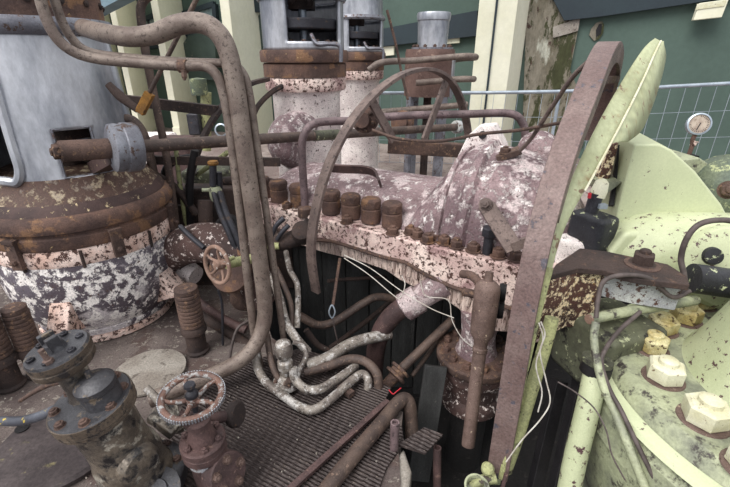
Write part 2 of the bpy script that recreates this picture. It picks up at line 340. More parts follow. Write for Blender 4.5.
# ------------------------------------------------------------------ ribbed spring columns
def spring_column(u, v, Y, r, h, label):
    p = at(u, v, Y=Y); t = thing('spring_column', label, 'spring column', (p.x, p.y, 0), 'ribbed spring columns under the left cylinder')
    p = V((p.x, p.y, 0)); prof = [(0, h * .42), (r * .86, h * .42)]
    n = 9
    for i in range(n):
        z = h * (.42 + .5 * i / n); prof += [(r * .86, z), (r, z + h * .012), (r, z + h * .04), (r * .86, z + h * .05)]
    prof += [(r * .86, h * .93), (0, h * .93)]
    obj('disc_stack', MB().lathe(prof, p, Z, 28), 'rust', t)
    obj('base_cup', MB().lathe([(0, 0), (r * 1.05, 0), (r * 1.05, h * .02), (r * .85, h * .04), (r * .85, h * .3), (r * 1.1, h * .32), (r * 1.1, h * .38), (r * .9, h * .42), (0, h * .42)], p, Z, 28), 'rust_dark', t)
    obj('end_cap', MB().lathe([(0, h * .93), (r * .95, h * .93), (r * .95, h * .98), (r * .7, h), (0, h)], p, Z, 28), 'rust', t)
    return t
spring_column(201, 366, 2.16, .07, .46, 'ribbed brown spring column right of flaking white cylinder base')
spring_column(47, 392, 1.95, .062, .46, 'ribbed brown spring column tucked beneath white bowl at left')
spring_column(20, 404, 1.85, .07, .5, 'ribbed brown spring column at the extreme left edge')
spring_column(-12, 420, 1.72, .07, .5, 'ribbed column nearest camera, cut by left picture edge')

# ================================================================== white engines and drum
def post(m, c, th, r, z0, z1, w, t):
    a = math.radians(th); d = V((math.cos(a), math.sin(a), 0)); tn = Z.cross(d)
    return m.box(V(c) + d * r + Z * ((z0 + z1) / 2), t, w, z1 - z0, (d, tn, Z))
def white_engine(c, sc, label):
    c = V(c); t = thing('upright_engine', label, 'engine', c, 'white upright engines behind the valve chest'); s = sc
    def lt(pr, n=48, hole=None): return MB().lathe([(r * s, z if z < .05 else z) for r, z in pr], c, Z, n, hole)
    obj('barrel', lt([(0, .05), (.30, .05), (.30, 1.40), (.33, 1.44), (0, 1.44)]), 'white_flake', t)
    obj('lower_flange', lt([(0, 1.43), (.345, 1.43), (.355, 1.45), (.355, 1.53), (.345, 1.545), (0, 1.545)]), 'cream_speck', t)
    obj('middle_flange', lt([(0, 1.54), (.36, 1.54), (.36, 1.64), (.35, 1.65), (0, 1.65)]), 'rust_flange', t)
    obj('upper_flange', lt([(0, 1.655), (.375, 1.655), (.38, 1.67), (.38, 1.735), (.37, 1.75), (0, 1.75)]), 'rust_flange', t)
    for k in range(16):
        a = math.radians(k * 22.5 + 8); obj('flange_bolt', MB().nut(c + V((math.cos(a) * .27 * s, math.sin(a) * .27 * s, 1.748)), Z, .065, .06), 'rust', t)
    def hole(th, z):
        th = (th + 180) % 360 - 180
        return 1.80 < z < 2.13 and -104 < th < -24
    zz = [1.75 + .02 * i for i in range(20)] + [2.14, 2.2, 2.4, 2.8]
    obj('hood', MB().lathe([((.345 if z < 2.14 else .335 - .03 * (z - 2.14)) * s, z) for z in zz], c, Z, 96, hole), 'silver', t, solid=.03)
    obj('hood_rim', lt([(.30, 2.11), (.36, 2.11), (.37, 2.13), (.36, 2.16), (.30, 2.16)]), 'silver_dull', t)
    obj('piston_rod', MB().cyl(c + Z * 1.75, c + Z * 2.6, .035), 'galv', t)
    obj('guide_disc', lt([(0, 1.90), (.29, 1.90), (.30, 1.91), (.30, 1.97), (.29, 1.98), (0, 1.98)]), 'dark_steel', t)
    obj('crosshead', MB().box(c + Z * 2.1, .2, .18, .09).nut(c + V((-.07, -.09, 2.1)), (0, -1, 0), .05, .03).nut(c + V((.07, -.09, 2.1)), (0, -1, 0), .05, .03), 'rust_dark', t)
    obj('oil_pipe', MB().tube([c + V(q) for q in ((.1 * s, -.3 * s, 1.86), (.15 * s, -.34 * s, 1.79), (.26 * s, -.36 * s, 1.79), (.33 * s, -.36 * s, 1.77), (.335 * s, -.36 * s, 1.66))], .016, 10, 5), 'silver_dull', t)
    return t
E1p = at(308, 120, Y=4.0); E1 = white_engine((E1p.x, 4.0, 0), 1, 'front white flaking engine with rusty flanges and silver hood')
E2p = at(357, 110, Y=6.0); E2 = dup(E1, (E2p.x, 6.0, 0), 'second white engine half hidden behind the front one')
# elbow box on front engine
k = at(285, 130, Y=3.65); obj('side_elbow', MB().tube([k + V((.22, .2, .02)), k + V((.06, .0, .01)), k + V((-.01, -.02, -.06)), k + V((-.02, -.02, -.16)), k + V((.05, .1, -.3))], [.12, .14, .14, .12, .08], 20, 6), 'hump', E1)
# drum
DC = at(428, 90, Y=5.6); DC = V((DC.x, 5.6, 0)); D = thing('rusty_drum', 'rusty brown drum with silver lid cylinder before the green wall', 'drum', DC)
obj('shell', MB().lathe([(0, 1.25), (.30, 1.25), (.30, 1.74), (.29, 1.78), (0, 1.78)], DC, Z, 40), 'drum_brown', D)
obj('lid_flange', MB().lathe([(0, 1.775), (.25, 1.775), (.25, 1.80), (0, 1.80)], DC + V((.02, 0, 0)), Z, 36), 'silver_dull', D)
obj('silver_cap', MB().lathe([(0, 1.79), (.175, 1.79), (.185, 2.08), (.195, 2.09), (.2, 2.15), (.19, 2.17), (0, 2.17)], DC + V((.02, 0, 0)), Z, 36), 'silver', D)
for k in range(12):
    a = k * PI / 6; obj('lid_bolt', MB().nut(DC + V((.02 + .22 * math.cos(a), .22 * math.sin(a), 1.8)), Z, .035, .025), 'rust', D)
for a in (-150, -60, 30, 120): obj('leg', post(MB(), DC, a, .27, 0, 1.27, .09, .05), 'silver_dull', D)
obj('side_strip', post(MB(), DC, -30, .305, 1.22, 1.72, .07, .02), 'silver', D)
obj('inner_rod', MB().cyl(DC + Z * .2, DC + Z * 1.26, .05).lathe([(0, 1.0), (.1, 1.0), (.1, 1.08), (0, 1.08)], DC, Z, 24), 'rust_dark', D)
for i, (z, lab) in enumerate(((1.66, 'topmost bent rail pipe wrapping the rusty drum'), (1.42, 'middle bent rail pipe wrapping the rusty drum'), (1.13, 'lowest rail pipe passing under the rusty drum'))):
    yy = 5.2
    ps = [V((DC.x - .75 + .1 * i, yy - .15, z - .1 + .03 * i)), V((DC.x - .6, yy - .12, z - .02)), V((DC.x - .2, yy, z)), V((DC.x + .28, yy, z + .04)), V((DC.x + .44, yy + .06, z + .04)), V((DC.x + .52, yy + .25, z + .03)), V((DC.x + .42, yy + .42, z + .02)), V((DC.x + .36, yy + .8, z))]
    if i == 2: ps = ps[:4] + [V((DC.x + .42, yy + .03, z + .05))]
    if i == 1: ps = ps[2:]
    pipe('rail_pipe', lab, ps, .035, 'rust_pipe', group='rail pipes round the drum')

# ================================================================== valve chest with crankcase hump
PL = at(262, 203, Z=.72); PR = at(540, 268, Z=.72); A = (PR - PL).normalized(); B = V((-A.y, A.x, 0)); LEN = (PR - PL).length
def W(s, t, z): return PL + A * s + B * t + Z * (z - .72)
def s_at(u, t, z):
    lo, hi = -.5, LEN + .8
    for _ in range(40):
        m = (lo + hi) / 2
        if proj(W(m, t, z))[0] < u: lo = m
        else: hi = m
    return lo
C0 = W(LEN / 2, .4, 0); CH = thing('valve_chest', 'massive white flaking machine casting with bolts and domed hump across the middle', 'machine', (C0.x, C0.y, -.9))
def outline(pts, t0, t1, m=None):
    m = m or MB(); return m.prism([W(s, t0, z) for s, z in pts], B * (t1 - t0))
E = LEN + .1
# front ledge with scalloped lower edge
top = [(-.12, .72), (E, .70)]
low = [(E, .47), (E - .12, .455), (E - .3, .465), (E - .42, .48), (E - .55, .49), (E - .72, .525), (E - .85, .565), (E - 1.0, .56), (E - 1.2, .57), (E - 1.4, .575), (E - 1.6, .55), (-.12, .56)]
obj('front_ledge', outline(top + low, -.02, .16), 'cream_speck', CH, bevel=.012)
obj('ledge_lip', MB().tube([W(s, -.025, z - .002) for s, z in low], .012, 8, 3), 'rust', CH, 'rust-brown gasket line under the ledge')
# ribbed skirt below
sk = [(-.12, .63), (E, .58), (E, .28), (E - .12, .25), (E - .2, .28), (E - .3, .25), (E - .42, .27), (E - .5, .33), (E - .6, .37), (E - .75, .38), (E - .9, .41), (E - 1.0, .45), (E - 1.2, .46), (E - 1.5, .45), (-.12, .47)]
obj('ribbed_skirt', outline(sk, .01, .5), 'cream_rib', CH, bevel=.01)
for i in range(16):
    s = E - .12 - i * .055; zl = .28 if s > E - .42 else (.36 if s > E - .6 else .44)
    obj('skirt_rib', MB().tube([W(s, .008, .56), W(s, .004, zl + .02)], .015, 8), 'cream_rib', CH)
# plateau and hump: half-turned body along the casting
tc = .52; zc = .60
def hz_body(prof, m, ex=.8):
    rings = []; n = 28
    for s, ry, rz in prof:
        rings.append([W(s, tc - math.cos(PI * k / n) * ry, zc + abs(math.sin(PI * k / n)) ** ex * rz) for k in range(n + 1)] + [W(s, tc + ry, zc - .15), W(s, tc - ry, zc - .15)])
    return m.grid(rings)
hs = [s_at(u, .1, .74) for u in (432, 449, 470, 497, 535)]
h0 = hs[0]
obj('plateau', hz_body([(-.1, .44, .27), (0, .44, .31), (.3, .44, .33), (h0 - .25, .44, .34), (h0 - .02, .45, .36), (h0 + .1, .45, .38)], MB(), 1.1), 'plateau', CH)
HH = 1.24
hprof = [(-.16, .46, .27), (-.06, .46, .34), (.04, .46, .45), (.1, .46, .485), (.14, .46, .49), (.16, .475, .515), (.20, .475, .515), (.22, .455, .49), (.36, .45, .48), (.5, .44, .45), (.62, .4, .38), (.74, .34, .28), (.8, .25, .15)]
obj('hump', hz_body([(h0 + a, b, c * (HH if c > .3 else 1.05)) for a, b, c in hprof], MB()), 'hump', CH)
obj('hump_rib', hz_body([(h0 + .02, .47, .43 * HH), (h0 + .025, .478, .465 * HH), (h0 + .055, .478, .475 * HH), (h0 + .065, .465, .44 * HH)], MB()), 'plateau', CH)
# lug on top of the hump
lp = W(h0 + .10, tc + .05, zc + .58)
lug = MB().prism([lp + A * a + Z * z for a, z in ((-.17, -.12), (-.1, .06), (-.03, .13), (.05, .14), (.13, .02), (.17, -.12))], B * .12)
obj('top_lug', lug, 'white_flake', CH, bevel=.01)
obj('lug_hole', MB().lathe([(0, .0), (.024, 0), (.024, .012), (0, .012)], lp + Z * .075 - B * .006, -B, 20), 'black_steel', CH)
obj('lug_bolt', MB().nut(lp + A * .01 - Z * .02 - B * .004, -B, .055, .02), 'rust', CH)
cv = at(527, 135, Y=2.75)
obj('end_cover', MB().lathe([(0, -.1), (.15, -.1), (.15, -.04), (.13, -.02), (.11, .03), (.06, .06), (0, .065)], cv + V((.22, .3, -.14)), (-.2, -.75, .5), 36), 'hump', CH)
obj('end_block', MB().box(W(h0 + .72, tc - .05, .66), .3, .62, .36, (A, B, Z)), 'white_flake', CH, bevel=.03)
# nuts
for u, big in ((262, 1), (279, 1), (299, 1), (331, 1), (351, 1), (371, 1), (392, 1)):
    s = s_at(u, .105, .78); c = W(s, .105, .722)
    obj('cap_nut', MB().lathe([(0, 0), (.064, 0), (.064, .085), (.058, .092), (.058, .096), (.063, .1), (.063, .145), (.055, .155), (0, .155)], c, Z, 24).nut(c + Z * .108, Z, .125, .036, .3, False, False, 8), 'rust_flange', CH)
for u, t, z in ((391, -.005, .72), (409, .06, .72), (416, .035, .72), (433, .05, .72), (426, -.0, .72), (443, .03, .72), (455, .02, .72), (472, .02, .72), (497, .02, .72), (345, .0, .72), (305, -.005, .72), (285, .0, .72), (515, .035, .72)):
    s = s_at(u, t, z); obj('hex_nut', MB().nut(W(s, t + .02, z - .008), Z, .062, .042, u * .1), 'rust_flange', CH)
s = s_at(486, .03, .72); c = W(s, .05, .71)
obj('tall_bolt', MB().cyl(c, c + Z * .11, .026).nut(c + Z * .1, Z, .075, .055, .4, False, False), 'dark_steel', CH, 'tall grey hexagon-head bolt')
c = at(486, 205, Y=2.05); br = MB()
br.lathe([(0, -.02), (.035, -.02), (.035, .02), (0, .02)], c, (-.4, -.8, .4), 20).nut(c + V((-.01, -.02, .01)), (-.4, -.8, .4), .04, .025)
br.bar(c, at(515, 250, Y=1.85), .012, .09, (.5, .5, .5)); br.bar(at(512, 247, Y=1.85), at(532, 240, Y=1.83), .02, .05)
obj('strap_bracket', br, 'band', CH, bevel=.004)
# pit foundation legs that carry the casting
for s in (.15, E - .25): obj('support_leg', MB().box(W(s, .78, -.2), .3, .3, 1.4, (A, B, Z)), 'pit', CH)
# lower cylinder and flange rings under the right end
q = at(476, 352, Y=2.1)
obj('lower_cylinder', MB().lathe([(0, -.42), (.13, -.42), (.15, -.39), (.19, -.38), (.2, -.33), (.19, -.3), (.17, -.28), (.17, -.16), (.205, -.14), (.215, -.09), (.205, -.05), (0, -.04)], q, Z, 40), 'rust_white', CH)
obj('cylinder_foot', MB().lathe([(0, -.9 - q.z), (.12, -.9 - q.z), (.12, -.41), (0, -.41)], q, Z, 32), 'pit', CH)
obj('cylinder_neck', MB().lathe([(0, 0), (.13, 0), (.11, .06), (.1, .14), (.12, .3), (0, .3)], q, Z, 32), 'hump', CH)
obj('lower_flange', MB().lathe([(0, -.05), (.23, -.05), (.24, -.03), (.24, 0), (.23, .012), (0, .012)], q, Z, 40), 'rust', CH)
for k in range(12):
    a = math.radians(150 + k * 30); obj('flange_bolt', MB().nut(q + V((.188 * math.cos(a), .188 * math.sin(a), .01)), Z, .045, .035), 'rust_flange', CH)
# purple exhaust elbow and its flaking flange
pts = pth((440, 285, 2.25), (415, 300, 2.2), (392, 316, 2.22), (378, 340, 2.25), (374, 375, 2.3), (374, 420, 2.35))
obj('outlet_elbow', MB().tube(pts, .062, 18, 6), 'maroon', CH)
d = (pts[0] - pts[2]).normalized(); obj('outlet_flange', MB().lathe([(0, -.1), (.07, -.1), (.09, -.09), (.09, .02), (.075, .03), (.08, .12), (.1, .2), (0, .2)], at(416, 300, Y=2.2), d, 30), 'plateau', CH)


# ================================================================== guard hoops
def plane_pts(o, d, px_):
    n = V((-d.y, d.x, 0)); out = []
    for u, v in px_:
        r = at(u, v, Y=1) - EYE; out.append(EYE + r * ((V(o) - EYE).dot(n) / r.dot(n)))
    return out
def band(name, pts, side, w, th, m, parent, sm=8, **k):
    return obj(name, MB().sweep(crom([V(p) for p in pts], sm), [(-w / 2, -th / 2), (w / 2, -th / 2), (w / 2, th / 2), (-w / 2, th / 2)], side), m, parent, bevel=.003, **k)
o1 = at(312, 250, Y=2.3); e1 = at(468, 150, Y=3.7); d1 = V((e1.x - o1.x, e1.y - o1.y, 0)).normalized()
H1 = thing('guard_hoop', 'tall thin brown half-hoop arching over the white casting', 'hoop', (o1.x, o1.y, .4))
P1 = plane_pts(o1, d1, [(316, 292), (311, 250), (318, 200), (333, 155), (356, 115), (385, 85), (412, 71), (436, 71), (454, 86), (465, 115), (470, 150), (470, 165)])
band('hoop_band', P1, Z.cross(d1), .066, .024, 'band', H1)
pp = plane_pts(o1, d1, [(371, 100), (393, 140), (446, 82), (424, 140)])
obj('brace_strap', MB().bar(pp[0], pp[1], .06, .02, Z.cross(d1)), 'band', H1); obj('brace_strap', MB().bar(pp[2], pp[3], .06, .02, Z.cross(d1)), 'band', H1)
hb = at(364, 120, Y=2.85); hax = V((-.3, -.9, .1)).normalized(); hx = hax.orthogonal().normalized(); hy = hax.cross(hx)
obj('hoop_hub', MB().lathe([(0, -.05), (.085, -.05), (.085, .0), (.05, .01), (.05, .05), (0, .05)], hb, hax, 32), 'rust_flange', H1)
for k in range(6):
    a = k * PI / 3; obj('hub_bolt', MB().nut(hb + (hx * math.cos(a) + hy * math.sin(a)) * .066, hax, .026, .02), 'rust', H1)
P2 = pth((497, 476, 1.22), (513, 380, 1.23), (526, 300, 1.26), (545, 215, 1.34), (566, 145, 1.47), (588, 88, 1.66), (602, 54, 1.86), (610, 45, 2.0), (613, 60, 2.2), (606, 95, 2.38), (592, 140, 2.5))
sd2 = V((.86, -.5, 0)).normalized()
H2 = thing('guard_hoop', 'broad rusty half-hoop standing close beside green leaf-shaped guard', 'hoop', P2[0])
band('hoop_band', P2, sd2, .085, .026, 'band_red', H2)
obj('inner_flange', MB().sweep(crom([p + sd2 * .035 for p in P2[3:]], 8), [(-.008, -.07), (.008, -.07), (.008, 0), (-.008, 0)], sd2), 'band', H2)
obj('brace_bar', MB().bar(at(600, 80, Y=1.85), at(614, 79, Y=2.2), .05, .03), 'rust', H2)
# leaf-shaped sheet guard
Lf = crom(pth((494, 485, 1.24), (520, 380, 1.28), (538, 290, 1.34), (552, 230, 1.42), (572, 178, 1.53), (600, 120, 1.70), (628, 72, 1.92), (645, 47, 2.06), (655, 38, 2.14)), 8)
Rg = crom(pth((500, 485, 1.235), (526, 380, 1.27), (547, 290, 1.33), (564, 230, 1.42), (592, 178, 1.53), (621, 124, 1.70), (642, 82, 1.90), (655, 53, 2.05), (661, 41, 2.14)), 8)
Rt = crom(pth((628, 142, 1.72), (642, 130, 1.80), (652, 108, 1.90), (660, 84, 2.04), (666, 58, 2.14), (664, 43, 2.15)), 8)
t_ = thing('sheet_guard', 'tall pale olive leaf-shaped sheet guard right of broad rusty hoop', 'guard', Lf[0])
m = MB(); m.grid([[a, a * .7 + b * .3 + V((0, 0, 0)), a * .35 + b * .65 + V((0, 0, 0)), b] for a, b in zip(Lf, Rg)], closed=False); obj('rim_sheet', m, 'olive', t_, solid=.006)
n_ = len(Rt); seg = [Rg[int(37 + (len(Rg) - 38) * i / (n_ - 1))] for i in range(n_)]
m = MB(); m.grid([[a, a * .5 + b * .5 + V((.006, 0, .004)), b] for a, b in zip(seg, Rt)], closed=False); obj('side_sheet', m, 'olive', t_, solid=.006)
obj('ridge_bead', MB().tube(Rg[30:], .0045, 8), 'nut_white', t_)
obj('lower_strip', MB().tube(crom(pth((501, 478, 1.2), (522, 385, 1.24), (539, 310, 1.3), (550, 268, 1.36)), 6), .012, 8), 'yellow_green', t_)
# dark hoop behind the vertical pipes
o3 = at(184, 240, Y=3.0); e3 = at(300, 110, Y=4.2); e3 = V((o3.x + .75, o3.y + .75, 0)); d3 = V((1, .95, 0)).normalized()
P3 = plane_pts(o3, d3, [(184, 255), (185, 215), (192, 170), (206, 132), (226, 102), (248, 85), (268, 79)])
H3 = thing('guard_hoop', 'dark brown half-hoop behind the three vertical pipes', 'hoop', P3[0]); band('hoop_band', P3, Z.cross(d3), .07, .03, 'rust_dark', H3)
obj('brace_strap', MB().tube(crom(plane_pts(o3, d3, [(251, 122), (258, 106), (272, 92), (285, 85)]), 5), .022, 8), 'rust_dark', H3)

fh = at(402, 122, Y=3.9); tag(obj('hub_flange', MB().lathe([(0, -.06), (.06, -.06), (.1, -.05), (.1, .02), (.06, .03), (.06, .08), (0, .08)], fh, (-.3, -.9, .1), 28), 'rust_flange'), 'rusty round hub just right of the bolted hoop hub', 'hub')
tag(obj('base_beam', MB().bar(at(388, 146, Y=4.6), at(474, 151, Y=4.5), .12, .14), 'rust', bevel=.01), 'rusty brown beam low behind hoop at foot of drum', 'beam')
def pz(*a): return [at(u, v, Z=z) for u, v, z in a]
# ================================================================== shell
def onwall(u, v, off=0):
    r = at(u, v, Y=1) - EYE; return EYE + r * ((9.2 - off) / (1 + .4 * r.x))
WD = V((1, -.4, 0)).normalized(); WN = V((-.4, -1, 0)).normalized()      # along the wall, out of the wall
def wp(x, z, off=0): return V((x, 9.2 - .4 * x, z)) + WN * off
struct('wall_back', MB().prism([wp(-13, -.1), wp(9, -.1), wp(9, 5), wp(-13, 5)], -WN * .3), 'wall_green')
struct('floor', MB().prism([V((-14, 3.4, -.1)), V((9.5, 3.4, -.1)), V((9.5, 6, -.1)), V((-14, 15, -.1))], Z * .1), 'floor_hall')
struct('floor_pit', MB().box((0, 3, -.95), 14, 10, .1), 'pit')
struct('floor_slab', MB().prism([V(p + (-.35,)) for p in ((-5, 0), (.12, 0), (.16, 1.42), (.2, 1.66), (.02, 1.82), (-.3, 2.0), (-.62, 2.3), (-.85, 2.9), (-.9, 3.39), (-5, 3.39))], Z * .34), 'floor_rust')
struct('wall_pit', MB().box((1.2, 3.45, -.5), 5, .1, .9), 'pit')
for i, (ps, o) in enumerate((([(380, 30), (478, 11), (478, 36), (380, 47)], .02), ([(540, -25), (735, -60), (735, -4), (690, 4), (600, 17), (564, 21)], .02), ([(255, 62), (272, 60), (272, 52), (255, 54)], .02), ([(238, -12), (275, -20), (275, 10), (250, 14)], .3))):
    q = [onwall(u, v, o) for u, v in ps]; struct('trim_%d' % (i + 1), MB().prism(q, WN * .12), 'wall_dark')
struct('wall_patch', MB().prism([onwall(u, v, .0) for u, v in ((522, 145), (583, 145), (584, 105), (570, 70), (578, 30), (566, -5), (528, -30))], WN * .06), 'mossy')
struct('trim_5', MB().prism([onwall(u, v, .06) for u, v in ((553, 38), (553, 27), (580, 18), (578, 31))], WN * .03), 'concrete')
struct('trim_6', MB().prism([onwall(u, v, .0) for u, v in ((384, 56), (384, 47), (395, 46), (395, 55))], WN * .08), 'pillar')
struct('trim_7', MB().prism([onwall(u, v, .0) for u, v in ((446, 44), (446, 36), (460, 35), (460, 43))], WN * .08), 'pillar')
# hole in the plaster
hp_ = [(589, 35), (591, 29), (596, 23), (602, 21), (604, 25), (603, 33), (599, 39), (594, 41)]
tag(obj('plaster_hole_rim', MB().prism([onwall(u, v, .005) for u, v in hp_], WN * .02), 'mossy'), 'ragged broken plaster patch round a dark hole in green wall', 'hole')
struct('trim_8', MB().prism([onwall(u, v, .03) for u, v in ((596, 37), (596, 30), (599, 24), (602, 24), (601, 34))], WN * .004), 'black_steel')  # black sheet stands in for the shade inside the plaster hole
lt = thing('wall_lamp', 'cream box lamp high on the green wall at upper right', 'lamp', onwall(705, 20, .1))
q = [onwall(u, v, .15) for u, v in ((691, 21), (697, 4), (726, 0), (719, 18))]; obj('lamp_housing', MB().prism(q, WN * .12), 'pillar', lt, bevel=.01)
obj('lamp_lid', MB().prism([onwall(u, v, .27) for u, v in ((695, 10), (697, 4), (726, 0), (724, 6))], WN * .02), 'nut_white', lt)
# fin pillars
def pillar(u0, u1, u2, Yf, dep, label, groove=None):
    c = onwall(u2, 55, .02); Yf = c.y - dep; a = at(u0, 55, Y=Yf + .02); b = at(u1, 55, Y=Yf); q = [V((p.x, p.y, 0)) for p in (a, b, c, a + (c - b))]
    t = thing('wall_pillar', label, 'pillar', (b.x, b.y, 0), 'cream fin pillars along the back wall')
    obj('shaft', MB().prism(q, Z * 4.6), 'pillar', t, bevel=.01)
    obj('plinth', MB().prism([x + (x - (q[0] + q[2]) / 2) * .06 for x in q], Z * .25), 'pillar', t)
    if groove:
        g = at(groove, 55, Y=Yf + .0); obj('joint_strip', MB().box((g.x, g.y, 2.3), .03, .03, 4.6), 'wall_dark', t, 'dark vertical joint line')
    return t
pillar(474, 511, 523, 8.0, .5, 'broad cream pillar with dark vertical joint right of rusty drum', 491)
pillar(226, 235, 268, 9.6, 1.2, 'cream pillar just left of the front white engine')
pillar(160, 167, 190, 11.0, 1.2, 'cream pillar seen through the arch of the fat pipe')
pillar(119, 125, 147, 12.4, 1.3, 'narrow cream pillar right of the silver cylinder top')
pillar(94, 99, 118, 13.6, 1.2, 'cream pillar mostly hidden behind the silver cylinder')
# windows between the fins
def window(n, ps, sill=True):
    q = [onwall(u, v, .05) for u, v in ps]; c = sum(q, V()) / 4; f = MB()
    for i in range(4): f.bar(q[i], q[(i + 1) % 4], .1, .12, WN)
    f.bar((q[0] + q[1]) / 2, (q[2] + q[3]) / 2, .06, .06, WN); o = obj('window_%d' % n, f, 'wall_dark'); o['kind'] = 'structure'
    obj('window_pane', MB().prism([x + WN * .01 for x in q], WN * .012), 'glass', o)
window(1, [(184, 14), (215, 4), (217, 30), (188, 36)]); window(2, [(250, 42), (268, 40), (268, -5), (246, 0)]); window(3, [(140, 22), (158, 14), (161, 45), (144, 48)])
def panel(label, ps, m='wall_dark', off=.03):
    tag(obj('wall_panel', MB().prism([onwall(u, v, off) for u, v in ps], WN * .25), m, bevel=.02), label, 'panel')
panel('dark green boxed wall panel left of the cream pillar, under arch of fat pipe', [(189, 80), (189, 46), (196, 36), (212, 32), (222, 38), (224, 80)], 'panel_green')
panel('dark green boxed wall panel between cream pillar and white engine', [(254, 58), (252, 28), (258, 18), (268, 15), (272, 58)], 'panel_green')
# steel beam top left
tag(obj('steel_beam', MB().prism([onwall(u, v, 2.2) for u, v in ((60, 36), (97, 20), (142, -3), (142, -70), (60, -50))], WN * .3), 'steel_blue'), 'blue-grey steel beam at top left behind silver cylinder', 'beam')
# fence
FT = thing('mesh_fence', 'grey tubular mesh fence with thin wires before green wall', 'fence', (2.5, 6.6, 0))
fa = at(348, 93, Y=7.0); fb = at(560, 91.5, Y=6.45); fc = at(800, 79.5, Y=5.9)
obj('top_rail', MB().tube([fa, fb, fc], .026, 10, 3), 'galv', FT)
fm = MB(); n = 34
for i in range(n + 1):
    f = i / n; p = fa.lerp(fc, f); 
    p = fa.lerp(fb, f / .54) if f < .54 else fb.lerp(fc, (f - .54) / .46)
    fm.box((p.x, p.y, p.z / 2 + .05), .0055, .0055, p.z - .1)
for k in range(1, 4):
    dz = V((0, 0, -.36 * k)); fm.bar(fa + dz, fb + dz, .0055, .0055); fm.bar(fb + dz, fc + dz, .0055, .0055)
o = obj('wire_mesh', fm, 'galv', FT, flat=True)
for p in (fa, fb, fc): obj('fence_post', MB().cyl(V((p.x, p.y, 0)), p, .024), 'galv', FT)
# dark plank wall in the pit under the casting
for i in range(12):
    x = -.8 + i * .185; tag(obj('plank', MB().box((x, 3.1 - i * .05 + random.uniform(-.01, .01), -.28 + random.uniform(-.02, .02)), .175, .04, 1.24), 'plank', bevel=.004), 'dark upright plank in the pit wall under the white casting', 'plank', 'upright planks lining the pit')
tag(obj('leaning_plank', MB().bar(at(436, 366, Y=1.95), at(418, 480, Y=1.72), .03, .13, (.6, .1, .2)), 'plank', bevel=.004), 'thick dark timber leaning in the pit beside the rusty lower cylinder', 'plank')
# ================================================================== floor plate
pl = [(205, 372), (300, 350), (345, 362), (373, 381), (391, 389), (384, 404), (402, 430), (404, 444), (386, 470), (372, 510), (150, 510), (185, 400)]
tag(obj('tread_plate', MB().prism([at(u, v, Z=-.008) for u, v in pl], Z * .012), 'tread', flat=True), 'brown ribbed tread plate covering the floor at bottom centre', 'floor plate')
tag(obj('broken_plate', MB().prism([at(u, v, Z=z) for u, v, z in ((398, 446, .005), (424, 429, .03), (443, 436, .02), (425, 455, 0))], Z * .012), 'tread', flat=True), 'broken corner of ribbed plate hanging over the pit', 'floor plate')
pa = at(405, 475, Z=-.14); tag(obj('rubble_block', MB().prism([at(u, v, Z=-.02) for u, v in ((385, 471), (404, 446), (412, 470), (408, 500), (372, 500))], Z * -.3), 'concrete', bevel=.02), 'pale broken concrete edge below the tread plate', 'concrete')
cc = at(62, 445, Z=0); rl = px(85, cc)
t = thing('manhole_cover', 'round oily cover plate with yellowish rim lying on floor behind oily valve', 'cover', cc)
obj('plate', MB().lathe([(0, 0), (.27, 0), (.275, .02), (.26, .035), (0, .04)], cc, Z, 56), 'plate_oily', t)
obj('lift_hole', MB().lathe([(0, .03), (.028, .03), (.03, .042), (0, .043)], at(22, 428, Z=.04) - Z * .04, Z, 24), 'black_steel', t)
cc = at(150, 372, Z=0); tag(obj('floor_hatch', MB().lathe([(0, 0), (.2, 0), (.2, .012), (.15, .02), (0, .02)], cc, Z, 48), 'concrete'), 'pale round concrete hatch in the floor by cylinder base', 'hatch')
cc = at(40, 380, Z=0)
# ================================================================== the three tall pipes and other long pipes
p1 = pth((36, -30, 1.95), (42, 5, 1.95), (54, 34, 1.95), (72, 51, 1.97), (98, 59, 2.0), (140, 63, 2.0), (183, 66, 2.0), (202, 66, 2.0), (214, 72, 2.0), (222, 88, 2.0), (230, 130, 2.0), (240, 210, 2.0), (250, 300, 2.0), (256, 345, 2.0), (261, 372, 2.0))
t = thing('steam_pipe', 'thin brown pipe with clamp bending down left of the fat pipe', 'pipe', p1[-1])
obj('pipe_run', MB().tube(p1, .022, 14, 6), 'rust_pipe', t)
obj('pipe_clamp', MB().cyl(at(179, 66, Y=2.0), at(187, 66.3, Y=2.0), .028).nut(at(184, 71, Y=1.99), (0, -.3, -1), .022, .03), 'rust', t)
pipe('steam_pipe', 'thin brown pipe running down right of the fat pipe', pth((50, -30, 2.0), (56, 5, 2.0), (70, 36, 2.02), (90, 52, 2.05), (130, 58, 2.08), (185, 62, 2.08), (228, 64, 2.07), (242, 72, 2.06), (249, 92, 2.05), (256, 140, 2.05), (268, 225, 2.05), (280, 310, 2.05), (288, 370, 2.05)), .019, 'rust_pipe')
pipe('steam_pipe', 'fat mottled brown pipe arching over and sweeping down to floor at left', pth((84, 28, 2.4), (103, 33, 2.2), (130, 37, 2.1), (155, 34, 2.08), (178, 25, 2.06), (200, 23, 2.05), (217, 32, 2.03), (228, 52, 2.02), (236, 90, 2.01), (246, 160, 2.0), (257, 240, 2.0), (264, 295, 2.0), (264, 322, 1.98), (255, 345, 1.92), (238, 362, 1.85), (210, 376, 1.78), (180, 388, 1.72), (150, 400, 1.66)), .042, 'rust_pipe', n=18)
pipe('upright_pipe', 'slender dark pipe with hooked top behind the fat arched pipe', pth((160, -8, 2.9), (149, -4, 2.9), (142, 4, 2.9), (141, 18, 2.9), (147, 60, 2.9), (158, 115, 2.9), (168, 165, 2.9), (178, 240, 2.9), (184, 290, 2.9)), .026, 'pipe_brown')
